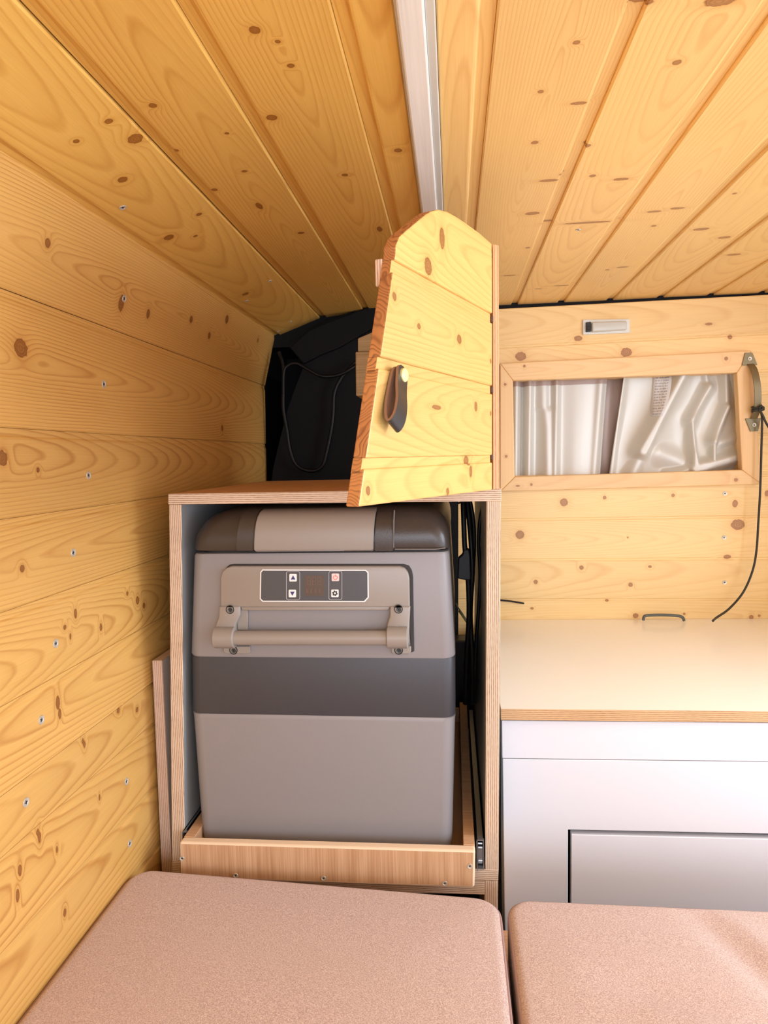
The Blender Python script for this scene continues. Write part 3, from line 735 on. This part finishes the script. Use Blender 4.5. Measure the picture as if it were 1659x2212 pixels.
bm = new(); add_extr(bm, px_rr(657.5, 1243, 700.5, 1287, 1.5, YD), (0, .0005, 0)); obj('digit_window', bm, plain('unlit_display', srgb(88, 72, 60), .3), bezel)
# unlit digits and the level bars under them
bm = new(); YDg = YD-.0003
def bar(p, q, wd=.8):
    (x0, y0), (x1, y1) = p, q; L = math.hypot(x1-x0, y1-y0); nx, ny = -(y1-y0)/L*wd/2, (x1-x0)/L*wd/2
    add_extr(bm, [at(x0+nx, y0+ny, YDg), at(x1+nx, y1+ny, YDg), at(x1-nx, y1-ny, YDg), at(x0-nx, y0-ny, YDg)], (0, .0003, 0))
for k in range(3):
    x = 664+k*11
    for p, q in (((x, 1247), (x+7, 1247)), ((x, 1255), (x+7, 1255)), ((x, 1263), (x+7, 1263)), ((x, 1248), (x, 1254)), ((x+7, 1248), (x+7, 1254)), ((x, 1256), (x, 1262)), ((x+7, 1256), (x+7, 1262))): bar(p, q)
for k in range(4): bar((663+k*9, 1272), (663+k*9, 1281), 1.2)
obj('digits', bm, plain('unlit_digits', srgb(118, 92, 78), .4), bezel)
for nm, cx, cy, mk in (('up_key', 633, 1248, M_white), ('down_key', 631.5, 1282, M_white), ('power_key', 724.5, 1247.2, M_pink), ('settings_key', 723.5, 1281.7, M_white)):
    bm = new(); add_extr(bm, px_rr(cx-8, cy-8.2, cx+8, cy+8.2, 2, YD-.0003), (0, .0008, 0)); kb_ = obj(nm, bm, mk, bezel)
    Yk = YD-.0006; bm = new()
    if nm == 'up_key': add_extr(bm, pxpoly([(cx, cy-5), (cx+5, cy+4), (cx-5, cy+4)], Yk), (0, .0003, 0)); mm = M_blue
    elif nm == 'down_key': add_extr(bm, pxpoly([(cx-5, cy-4), (cx+5, cy-4), (cx, cy+5)], Yk), (0, .0003, 0)); mm = M_blue
    elif nm == 'power_key':
        pts = [at(cx+4.3*math.sin(a), cy+.5-4.3*math.cos(a), Yk) for a in [math.radians(28+k*304/20) for k in range(21)]]
        add_tube(bm, pts, .0004, 5); add_tube(bm, [at(cx, cy-6, Yk), at(cx, cy-1.5, Yk)], .0004, 5); mm = M_red
    else:
        pts = []
        for k in range(24):
            rr = 6.2 if (k % 4) in (0, 1) else 4.6; a = 2*math.pi*(k+.5)/24; pts.append((cx+rr*math.cos(a), cy+rr*math.sin(a)))
        add_extr(bm, pxpoly(pts, Yk), (0, .0003, 0)); mm = M_blk
        hole = new(); add_extr(hole, [at(x, y, Yk-.0002) for x, y in [(cx+2.1*math.cos(2*math.pi*k/12), cy+2.1*math.sin(2*math.pi*k/12)) for k in range(12)]], (0, .0002, 0)); obj('gear_hole', hole, M_white, bezel)
    obj(nm.replace('_key', '_symbol'), bm, mm, bezel)

# ------------------------------------------------------------------ leads beside the fridge
M_cable = plain('black_cable', srgb(12, 10, 10), .45, spec=.3)
def cable(name, pts, r, mat, label, cat, n=8, group=None):
    bm = new(); add_tube(bm, spline(pts, 7), r, n); o = obj(name, bm, mat, smooth=70); return tag(o, label, cat, group)
def pc(lst): return [at(x, y, Y) for x, y, Y in lst]
lead = thing('fridge_lead', at(1012, 1400, 1.1), 'bundle of glossy black leads with connector block, right of the fridge inside the cabinet', 'cable')
def lead_part(name, pts, r, mat=M_cable):
    bm = new(); add_tube(bm, spline(pc(pts), 7), r, 8); return obj(name, bm, mat, lead, smooth=70)
lead_part('lead', [(1000, 1075, 1.10), (1002, 1130, 1.09), (1004, 1180, 1.09), (1011, 1250, 1.09), (1013, 1330, 1.10), (1008, 1420, 1.12), (1005, 1520, 1.15)], .0042)
lead_part('lead', [(1008, 1075, 1.12), (1014, 1130, 1.11), (1018, 1180, 1.10), (1020, 1240, 1.10), (1016, 1330, 1.11), (1020, 1420, 1.12), (1020, 1520, 1.15)], .0042)
lead_part('lead', [(1014, 1075, 1.13), (1021, 1115, 1.13), (1024, 1160, 1.13), (1022, 1230, 1.13), (1017, 1300, 1.13), (1012, 1380, 1.13), (1008, 1520, 1.15)], .0035)
lead_part('lead', [(1044, 1085, 1.16), (1036, 1130, 1.16), (1034, 1180, 1.16), (1037, 1240, 1.16), (1034, 1310, 1.16), (1028, 1400, 1.16), (1024, 1520, 1.15)], .003)
lead_part('lead', [(988, 1084, .99), (990, 1087, 1.0), (993, 1086, 1.03), (997, 1081, 1.06)], .0014)
bm = new(); add_extr(bm, pxpoly([(1001, 1188), (1013, 1186), (1016, 1200), (1018, 1253), (1008, 1254), (988, 1250), (990, 1206), (999, 1198)], 1.085), (0, .018, 0), .002, 2); obj('connector_block', bm, M_cable, lead)
lead_part('thin_wire', [(986, 1304, 1.20), (990, 1313, 1.18), (1000, 1328, 1.14), (1008, 1341, 1.12)], .0013, plain('white_wire', srgb(220, 216, 200), .4))
lead_part('thin_wire', [(991, 1320, 1.175), (998, 1330, 1.145), (1008, 1345, 1.12)], .0012, plain('yellow_wire', srgb(206, 196, 90), .4))
bm = new(); add_box(bm, (-.10, 1.60, -.95), (.06, 1.66, -.445), .004); o = obj('dark_space_box', bm, plain('dark_space_black', srgb(16, 16, 17), .4)); tag(o, 'added black box standing in for the dark space low behind the fridge', 'box')  # black box put where there is only dark space behind the fridge

# ------------------------------------------------------------------ black cords on the rear trim board
YK = 1.655
c1 = cable('rear_door_cord', pc([(603, 760, 1.66), (612, 790, YK), (613, 830, YK), (612, 880, YK), (620, 930, YK), (626, 970, YK), (637, 1000, YK), (655, 1014, YK), (680, 1017, YK), (697, 1005, YK), (706, 975, YK), (716, 925, YK), (720, 890, YK), (722, 850, YK), (735, 820, YK), (752, 798, YK), (768, 782, 1.66)]), .0045, M_cable, 'black cord hanging in a long loop on the black rear trim board', 'cable')
c2 = cable('rear_door_cord', pc([(612, 850, YK-.01), (613, 805, YK-.01), (622, 790, YK-.01), (640, 785, YK-.01), (660, 795, YK-.01), (690, 811, YK-.01), (715, 813, YK-.01), (740, 807, YK-.01), (757, 797, YK-.01), (770, 788, YK)]), .004, M_cable, 'shorter black cord sagging across the top of the black rear trim board', 'cable')
M_pale = veneer('pale_spruce', srgb(206, 184, 138), srgb(176, 150, 104), .6, 12.0, 400.0)
bm = new(); add_extr(bm, pxpoly([(773, 731), (836, 704), (1052, 704), (1052, 760), (773, 760)], 1.32), (0, .05, 0), .0015, 1); set_uv(bm, lambda c: (c.x, c.z)); o = obj('spruce_block', bm, M_pale); tag(o, 'pale wooden block with a slanted top, half hidden behind the open door', 'wood block', 'wood blocks behind the open door')
bm = new(); add_extr(bm, pxpoly([(768, 760), (1052, 760), (1052, 854), (769, 855)], 1.30), (0, .07, 0), .0015, 1)
add_extr(bm, pxpoly([(769, 766), (1050, 766), (1050, 848), (770, 849)], 1.2975), (0, .01, 0), .001, 1)
set_uv(bm, lambda c: (c.x, c.z)); o = obj('spruce_block', bm, M_pale); tag(o, 'larger pale wooden block below the slanted one, behind the open door', 'wood block', 'wood blocks behind the open door')

# ------------------------------------------------------------------ the open door above the cabinet
HG = V((.0575, .945, 0)); dd = V((-.136, -.34, 0)).normalized(); nn = V((-dd.y, dd.x, 0))
if nn.x < 0: nn = -nn                                          # outer face normal
def onDoor(px, py):
    p = atp(px, py, HG, nn); return ((p-HG).dot(dd), p.z)
def D(t, z, off=0.0): return HG + dd*t + V((0, 0, z)) + nn*off
out_px = [(1063.5, 1058), (775, 1095), (855, 544), (855, 531), (863, 511), (880, 496), (905, 475), (920, 463), (931, 456), (948, 452), (967, 457), (985, 467), (1003, 479), (1036, 503), (1063.5, 527)]
OUT = [onDoor(*p) for p in out_px]
kd = [onDoor(*p[:2])+p[2:] for p in [(955, 515, .007, .011), (925, 575, .009, .009), (905, 705, .004, .003), (992, 733, .007, .005), (852, 640, .004, .004), (943, 880, .012, .0025), (1028, 878, .005, .006), (1012, 995, .008, .006), (1017, 1018, .005, .007), (795, 1060, .004, .004), (967, 1062, .004, .004), (1060, 893, .003, .003), (1060, 780, .003, .003)]]
M_door = pine('pale_pine_door', srgb(230, 189, 112), srgb(196, 138, 66), kd, .0055, .40, .6, 41.0)
s = NT('pine_end_grain'); u, v = s.uv('surface')
w1 = s.noise(s.vec(s.math('MULTIPLY', u, 16.0), s.math('MULTIPLY', v, 20.0)), 1, 2); w2 = s.noise(s.vec(s.math('MULTIPLY', u, 9.0), 3.0), 1, 1)
ph_ = s.math('FRACT', s.math('ADD', s.math('MULTIPLY', v, 90.0), s.math('ADD', s.math('MULTIPLY', u, 170.0), s.math('MULTIPLY', w1, 22.0))))
kk_ = s.math('MULTIPLY', s.ramp(ph_, [(0, (.1, .1, .1)), (.5, (.3, .3, .3)), (.75, (1, 1, 1)), (1, (.1, .1, .1))]), s.math('MULTIPLY_ADD', s.noise(s.vec(s.math('MULTIPLY', u, 14.0), 9.0), 1, 1), 1.6, -.1), clamp=True)
s.bump(ph_, .2, .0008)
M_endg = s.done(s.mix(kk_, s.mix(w2, srgb(222, 158, 92), srgb(168, 104, 58)), srgb(112, 66, 36)), .7)
ju = [onDoor(1063, 677)[1], onDoor(1063, 833)[1], onDoor(1063, 983)[1]]
jl = [onDoor(1063, 698)[1], onDoor(1063, 851)[1], onDoor(1063, 999)[1]]
door = thing('cabinet_door', D(.18, OUT[0][1]), 'pale pine board door with arched top and leather pull, swung open above the fridge cabinet', 'door')
zmin, zmax = min(z for t, z in OUT), max(z for t, z in OUT)
bounds = [(ju[0], zmax+.01, None), (ju[1], ju[0], jl[0]), (ju[2], ju[1], jl[1]), (zmin-.01, ju[2], jl[2])]
TH = .014
def ti(z, zt, zbm): return z
for k, (z0, z1, zr) in enumerate(bounds):
    bm = new()
    zf = zr if zr is not None else z1
    P = clip(OUT, z0, zf)
    if len(P) > 2: add_extr(bm, [D(t, z, 0) for t, z in P], -nn*TH, .0016, 2)
    if zr is not None:
        P = clip(OUT, zr-.004, z1)
        add_extr(bm, [D(t, z, -.0032) for t, z in P], -nn*(TH-.0035), .0004, 1)
    zm = (z0+z1)/2
    bm.normal_update()
    l1 = bm.loops.layers.uv.new('surface'); l2 = bm.loops.layers.uv.new('local')
    for f in bm.faces:
        side = abs(f.normal.dot(nn)) < .5 and f.normal.dot(dd) > .3
        f.material_index = 1 if side else 0
        for lp in f.loops:
            d = lp.vert.co-HG
            if side: lp[l1].uv = (d.z*1.0, d.dot(nn)+d.z*.12); lp[l2].uv = lp[l1].uv
            else: lp[l1].uv = (d.dot(dd), d.z); lp[l2].uv = (d.dot(dd), d.z-zm)
    obj('plank', bm, [M_door, M_endg], door)
# brace on the inner face
bm = new(); t0 = onDoor(840, 560)
add_extr(bm, [D(t0[0]-.012, t0[1]+.006, -TH), D(t0[0]-.012, t0[1]-.02, -TH), D(t0[0]-.06, t0[1]-.02, -TH), D(t0[0]-.06, t0[1]+.006, -TH)], -nn*.008, .001, 1)
ply_uv(bm, D(0, 0), nn, dd, (0, 0, 1)); obj('brace', bm, [M_lam, M_edge2], door)
# leather loop pull
M_leath = plain('black_leather', srgb(48, 44, 40), .32, 0, .3, 900); M_leath2 = plain('brown_leather_lining', srgb(142, 106, 84), .6, 0, .2, 700)
tc, zc = onDoor(852, 812)
pull = bpy.data.objects.new('leather_pull', None)
wid = .022
def loop_path():
    # side view: distance out of the door (o) against height (h)
    return [(.0008, .012), (.0012, -.010), (.0035, -.045), (.0105, -.066), (.0200, -.074), (.0290, -.068), (.0320, -.056), (.0290, -.040), (.0205, -.020), (.0145, .000), (.0125, .012)]
lp_ = spline([V((o_, h_, 0)) for o_, h_ in [(a*.42, b*.76) for a, b in loop_path()]], 6)
th_ = math.radians(28)
def DP(x_, h_, o_):      # strap frame turned about the stud: x_ across the strap (towards the free edge), h_ up the strap
    return D(tc + x_*math.cos(th_) - h_*math.sin(th_), zc + x_*math.sin(th_) + h_*math.cos(th_), o_)
bm = new(); th = .0026; ringsL = []
nL = len(lp_)
for i, p in enumerate(lp_):
    t = (lp_[min(i+1, nL-1)]-lp_[max(i-1, 0)]).normalized(); nrm = V((t.y, -t.x, 0))
    s_end = min(i, nL-1-i)/6.0
    hw = wid/2*(1 if s_end > 1 else math.sqrt(max(.02, 1-(1-s_end)**2)))
    a = p+nrm*th/2; b = p-nrm*th/2
    ringsL.append([DP(-hw, a.y, a.x+.002), DP(hw, a.y, a.x+.002), DP(hw, b.y, b.x+.002), DP(-hw, b.y, b.x+.002)])
vv = [[bm.verts.new(p) for p in r] for r in ringsL]
for A, B in zip(vv, vv[1:]):
    for k in range(4):
        f = bm.faces.new((A[k], A[(k+1) % 4], B[(k+1) % 4], B[k])); f.material_index = [0, 1, 1, 1][k]
bm.faces.new(vv[0][::-1]); bm.faces.new(vv[-1])
bmesh.ops.recalc_face_normals(bm, faces=bm.faces)
pl_o = obj('leather_pull', bm, [M_leath, M_leath2], door, smooth=50); pl_o['label'] = 'folded dark leather loop pull'
bm = new(); n = 20; c0 = D(tc, zc, .0175)
def discring(r, o_): return [D(tc+r*math.cos(2*math.pi*k/n), zc+r*math.sin(2*math.pi*k/n), o_) for k in range(n)]
add_loft(bm, [discring(.0068, .006), discring(.0068, .0116), discring(.0058, .0126), discring(.0030, .0128)])
obj('brass_stud', bm, plain('pale_brass', srgb(250, 236, 170), .35, .35), pl_o, smooth=40)
# hinge-side ply strip: front edge of the upper divider
st = [at(1064.5, 527, .94), at(1077, 529, .94), at(1079, 1056.5, .955), at(1064.5, 1057.5, .955)]
bm = new(); add_extr(bm, st, (0, .32, 0), .0008, 1); ply_uv(bm, st[0], (1, 0, 0), (0, 1, 0), (0, 0, 1))
dv = obj('upper_divider', bm, [M_lam, ply_edge('ply_edge_thin', srgb(236, 190, 140), srgb(190, 130, 88), .0042)]); tag(dv, 'thin upright plywood panel on the cabinet top that the arched door hangs from', 'panel')
# hinge knuckles
for y in (549, 690, 842, 987):
    c = at(1062, y, .945); bm = new(); add_extr(bm, [c+V((-.001, -.002, .004)), c+V((.0022, -.002, .004)), c+V((.0022, -.002, -.004)), c+V((-.001, -.002, -.004))], (0, .006, 0), .0005, 1)
    obj('hinge', bm, plain('brown_hinge', srgb(96, 60, 34), .5), door)

# ------------------------------------------------------------------ interior light
lc = at(1310, 706, YB-.001)
M_plast = plain('frosted_plastic', srgb(226, 224, 212), .3)
lt = thing('cabin_light', at(1310, 720, YB), 'small rectangular translucent cabin lamp with a black switch, screwed above the window', 'lamp')
bm = new(); add_extr(bm, pxpoly([(1259, 690), (1361, 688.5), (1362, 719), (1259, 723)], YB-.006), (0, .006, 0), .002, 2); obj('lamp_base', bm, M_plast, lt)
bm = new(); add_extr(bm, pxpoly([(1279, 695), (1355, 693), (1355, 712), (1279, 717)], YB-.016), (0, .012, 0), .004, 3); obj('lamp_cover', bm, plain('milky_cover', srgb(205, 203, 190), .25), lt, smooth=40)
bm = new(); add_extr(bm, pxpoly([(1266, 696), (1277, 695), (1277, 716), (1266, 717)], YB-.011), (0, .007, 0), .001, 2); add_extr(bm, pxpoly([(1267, 705), (1276, 705), (1276, 711), (1267, 711)], YB-.015), (0, .006, 0), .001, 1); obj('lamp_switch', bm, M_dark, lt)

# ------------------------------------------------------------------ pull handle and its cord
M_olive = plain('weathered_bronze_metal', srgb(128, 114, 82), .4, .45)
ph = thing('pull_handle', at(1625, 930, YF), 'bowed olive metal pull handle screwed to the right end of the window frame', 'handle')
Yh = YF-.001
bm = new(); add_extr(bm, pxpoly([(1609.5, 762), (1626, 762), (1636.5, 788.5), (1603, 789)], Yh-.0025), (0, .0025, 0), .0006, 1); obj('mounting_plate', bm, M_olive, ph)
bm = new(); add_extr(bm, pxpoly([(1610, 904), (1644, 903), (1638, 931), (1621, 932)], Yh-.0025), (0, .0025, 0), .0006, 1); obj('mounting_plate', bm, M_olive, ph)
bm = new()
pth = spline(pc([(1621, 786, Yh-.002), (1628, 797, Yh-.014), (1634, 820, Yh-.022), (1637, 845, Yh-.024), (1637, 870, Yh-.022), (1634, 890, Yh-.014), (1628, 905, Yh-.002)]), 6)
vv = []
for i, p in enumerate(pth):
    hw = .0075; vv.append([bm.verts.new(p+V((sx*hw, sy, 0))) for sx, sy in ((-1, -.0015), (1, -.0015), (1, .0015), (-1, .0015))])
for A, B in zip(vv, vv[1:]):
    for k in range(4): bm.faces.new((A[k], A[(k+1) % 4], B[(k+1) % 4], B[k]))
bm.faces.new(vv[0][::-1]); bm.faces.new(vv[-1]); bmesh.ops.recalc_face_normals(bm, faces=bm.faces); obj('grip', bm, M_olive, ph, smooth=50)
for x, y in ((1619.5, 775), (1629, 918)): screw(at(x, y, Yh-.003), V((0, -1, 0)), ph, .005)
hc = thing('handle_cord', at(1600, 1300, YF), 'thin black cord knotted to the metal pull handle and hanging down to the worktop', 'cord')
M_cord = plain('dark_olive_cord', srgb(46, 42, 34), .6)
bm = new(); add_tube(bm, spline(pc([(1642, 882, YF-.026), (1646, 905, YF-.024), (1645, 960, YF-.02), (1642, 1060, YF-.02), (1638, 1130, YF-.02), (1634, 1190, YF-.02), (1625, 1235, YF-.022), (1605, 1280, YF-.03), (1575, 1315, YF-.06), (1548, 1334, YF-.11), (1540, 1341, YF-.15)]), 7), .0026, 8); obj('cord', bm, M_cord, hc, smooth=70)
bm = new(); add_tube(bm, spline(pc([(1640, 884, YF-.028), (1648, 898, YF-.028), (1654, 912, YF-.026), (1668, 935, YF-.02), (1690, 970, YF-.015)]), 7), .0026, 8); obj('cord', bm, M_cord, hc, smooth=70)
bm = new()
for k, dz in enumerate((-3, 1, 4)):
    c = at(1637, 883+dz, YF-.0175); pts = [c+V((.0125*math.cos(a), .0075*math.sin(a), .002*math.sin(a*1.0+k))) for a in [2*math.pi*j/20 for j in range(20)]]; add_tube(bm, pts+[pts[0]], .0024, 7)
add_tube(bm, pc([(1640, 881, YF-.026), (1645, 876, YF-.030), (1648, 881, YF-.028), (1643, 887, YF-.027)]), .003, 8)
obj('knot', bm, M_cord, hc, smooth=70)

# ------------------------------------------------------------------ kitchen unit on the right
YW = 1.085
zwt = (at(1083, 1531, YW).z+at(1659, 1537, YW).z)/2
M_wt = plain('cream_laminate', srgb(252, 248, 238), .22, var=.02)
M_wp = plain('white_laminate_panel', srgb(230, 227, 229), .3, var=.03)
wt = [at(1081, 1531.5, YW), at(1659, 1537, YW), at(1659, 1561, YW), at(1081, 1556, YW)]
xr = 1.00; k = (xr-wt[0].x)/(wt[1].x-wt[0].x); wt[1] = wt[0]+(wt[1]-wt[0])*k; wt[2] = wt[3]+(wt[2]-wt[3])*k
wt[0].x = wt[3].x = .0725
bm = new(); add_extr(bm, wt, (0, YB-.001-YW, 0), .0007, 1)
ply_uv(bm, wt[0], (0, 0, 1), (1, 0, 0), (0, 1, 0))
o = obj('worktop', bm, [M_wt, ply_edge('ply_edge_worktop', srgb(222, 178, 128), srgb(150, 104, 68), .0032)]); tag(o, 'cream laminate worktop with a bare plywood front edge below the window', 'worktop')
ku = thing('kitchen_unit', (.53, YW+.1, -H), 'white panelled base unit with a flush hatch under the cream worktop', 'cabinet')
def rightx(pl, x=1.0):  # extend the right end of a front polygon beyond the frame
    return pl
YP = YW+.008
def fpanel(name, px4, Y, mat, th=.015, bev=.001):
    q = [at(x, y, Y) for x, y in px4]
    kk = (1.0-q[0].x)/(q[1].x-q[0].x); q[1] = q[0]+(q[1]-q[0])*kk
    kk = (1.0-q[3].x)/(q[2].x-q[3].x); q[2] = q[3]+(q[2]-q[3])*kk
    bm = new(); add_extr(bm, q, (0, th, 0), bev, 2); return obj(name, bm, mat, ku)
fpanel('apron_panel', [(1084, 1557), (1659, 1562), (1659, 1645), (1085, 1638)], YP, M_wp)
# face panel with the opening cut for the hatch (an L of one board)
a = at(1086, 1640, YP-.001); b = at(1659, 1647, YP-.001); kk = (1.0-a.x)/(b.x-a.x); b = a+(b-a)*kk
c = at(1227, 1792.5, YP-.001); d = at(1659, 1801.5, YP-.001); kk = (.97-c.x)/(d.x-c.x); d = c+(d-c)*kk
zbot = -.97
poly = [a, b, V((1.0, a.y, zbot)), V((.97, a.y, zbot)), d, c, V((c.x-.001, a.y, zbot)), V((a.x+.002, a.y, zbot))]
bm = new(); add_extr(bm, poly, (0, .015, 0), .0008, 1); obj('face_panel', bm, M_wp, ku)
c2, d2 = at(1234.5, 1802.5, YP), at(1659, 1812.5, YP); kk = (.966-c2.x)/(d2.x-c2.x); d2 = c2+(d2-c2)*kk
bm = new(); add_extr(bm, [c2, d2, V((.966, YP, zbot)), V((c2.x-.001, YP, zbot))], (0, .015, 0), .001, 2); obj('hatch_door', bm, M_wp, ku)
bm = new(); add_box(bm, (.0735, YP+.017, -H), (.0885, YB-.03, wt[3].z-.001)); obj('side_panel', bm, M_grey, ku)
bm = new(); add_box(bm, (.0885, YP+.16, -H), (1.0, YP+.17, wt[2].z-.014)); obj('gap_shade_panel', bm, M_black, ku)  # black sheet set back so its colour gives the hatch gap its shade
bm = new(); add_box(bm, (.0885, YP+.016, -H), (1.0, YP+.040, zbot)); obj('plinth', bm, M_wp, ku)
# things lying at the back of the worktop
cable('cable_hoop', pc([(1390, 1340, 1.655), (1391, 1333, 1.655), (1398, 1329.5, 1.655), (1430, 1328.5, 1.655), (1462, 1330, 1.655), (1474, 1333.5, 1.655), (1478, 1341, 1.655)]), .0035, plain('grey_green_hoop', srgb(88, 92, 84), .5), 'grey plastic hoop poking up behind the worktop edge', 'hoop')
cable('thin_black_lead', pc([(1060, 1293, 1.68), (1083, 1296.5, 1.682), (1105, 1299, 1.684), (1132, 1303.5, 1.685)]), .0022, M_cable, 'short end of black lead on the back wall beside the cabinet', 'cable')

# ------------------------------------------------------------------ seat cushions and bench
M_fab = weave('dusty_pink_woven_fabric', srgb(178, 150, 140), srgb(226, 204, 192))
M_pipe = plain('dusty_pink_piping', srgb(166, 134, 128), .8)
def cushion(name, x0, x1, y0, y1, ztop, th, label, R=.012, rc=.034, crown=.006, wr=None, skew=0.0, nx=110, ny=150):
    bm = new(); hx, hy = (x1-x0)/2, (y1-y0)/2; cx, cy = (x0+x1)/2, (y0+y1)/2
    def m(t): return math.copysign(1-(1-abs(t))**1.7, t)
    def to_rr(x, y):
        ax, ay = abs(x)-(hx-rc), abs(y)-(hy-rc)
        if ax > 0 and ay > 0:
            d = math.hypot(ax, ay)
            k = max(ax, ay)/d      # squash the square corner onto the arc
            return math.copysign(hx-rc+ax*k, x), math.copysign(hy-rc+ay*k, y), rc-d*k
        return x, y, min(hx-abs(x), hy-abs(y))
    G = []
    for j in range(ny+1):
        row = []
        for i in range(nx+1):
            x, y, d = to_rr(m(2*i/nx-1)*hx, m(2*j/ny-1)*hy); d = max(d, 0)
            z = -R + math.sqrt(max(0, R*R-(R-min(d, R))**2)) + crown*(1-math.exp(-d/.07)) - crown
            X, Y_ = cx+x, cy+y
            if wr: z += wr(X, Y_)*min(1, d/.03)
            if skew: Y_ += skew*(X-x0)*max(0, min(1, (Y_-y0)/(y1-y0)))
            row.append(bm.verts.new((X, Y_, ztop+z)))
        G.append(row)
    for j in range(ny):
        for i in range(nx): bm.faces.new((G[j][i], G[j][i+1], G[j+1][i+1], G[j+1][i]))
    loop = [G[0][i] for i in range(nx+1)] + [G[j][nx] for j in range(1, ny+1)] + [G[ny][i] for i in range(nx-1, -1, -1)] + [G[j][0] for j in range(ny-1, 0, -1)]
    cen = V((cx, cy, 0)); levels = []
    prev = loop
    for zz, s_ in ((ztop-R-crown-.012, 1.000), (ztop-th+.02, 1.0), (ztop-th, .985)):
        cur = [bm.verts.new((cx+(v.co.x-cx)*s_, cy+(v.co.y-cy)*s_, zz)) for v in loop]
        for k in range(len(loop)): bm.faces.new((prev[(k+1) % len(loop)], prev[k], cur[k], cur[(k+1) % len(loop)]))
        prev = cur
    bm.faces.new(prev[::-1])
    lc_ = [v.co.copy() for v in loop]
    root = thing(name, (cx, cy, ztop-th), label, 'cushion', 'seat cushions')
    obj('cushion_body', bm, M_fab, root, smooth=80)
    bm = new(); pts = [V((cx+(p.x-cx)*.9995, cy+(p.y-cy)*.9995, p.z+.002)) for p in lc_[::2]]
    # piping sits just inside the top edge
    pts = [V((p.x-(.002 if p.x > cx else -.002), p.y-(.002 if p.y > cy else -.002), p.z+.004)) for p in pts]
    add_tube(bm, pts+[pts[0]], .0024, 7); obj('piping', bm, M_pipe, root, smooth=70)
    return root
def wrinkR(X, Y_):
    z = 0
    for (ax, ay, bx, by, wd, hh) in ((.30, .86, .40, .60, .020, -.007), (.34, .86, .44, .62, .018, .004), (.22, .68, .30, .62, .030, .006), (.17, .73, .26, .70, .02, -.004), (.46, .82, .52, .66, .02, -.005)):
        dx, dy = bx-ax, by-ay; t = max(0, min(1, ((X-ax)*dx+(Y_-ay)*dy)/(dx*dx+dy*dy))); d = math.hypot(X-ax-dx*t, Y_-ay-dy*t)
        z += hh*math.exp(-(d/wd)**2)*(.4+.6*math.sin(math.pi*max(.05, min(.95, t))))
    return z
ZCU = -.591
cushion('seat_cushion', -.4775, .0555, -.55, .908, ZCU, .095, 'dusty pink woven seat cushion against the pine wall, in front of the fridge cabinet', skew=-.062)
cushion('seat_cushion', .0630, 1.00, -.55, .876, ZCU, .095, 'dusty pink woven seat cushion on the right, in front of the white kitchen unit', wr=wrinkR, nx=150)
bm = new(); add_box(bm, (-.476, -.56, ZCU-.125), (1.0, .935, ZCU-.097), .002); set_uv(bm, lambda c: (c.x, c.y))
bench = thing('bench_base', (.27, .2, -H), 'plywood bench base carrying the two pink seat cushions', 'bench')
obj('bench_top', bm, M_lam, bench)
for x0, x1 in ((-.46, -.445), (.05, .065), (.98, .995)):
    bm = new(); add_box(bm, (x0, -.55, -H), (x1, .925, ZCU-.125)); set_uv(bm, lambda c: (c.y, c.z)); obj('bench_side', bm, M_lam, bench)
bm = new(); add_box(bm, (-.445, -.55, -H), (.98, -.535, ZCU-.125)); set_uv(bm, lambda c: (c.x, c.z)); obj('bench_front', bm, M_lam, bench)
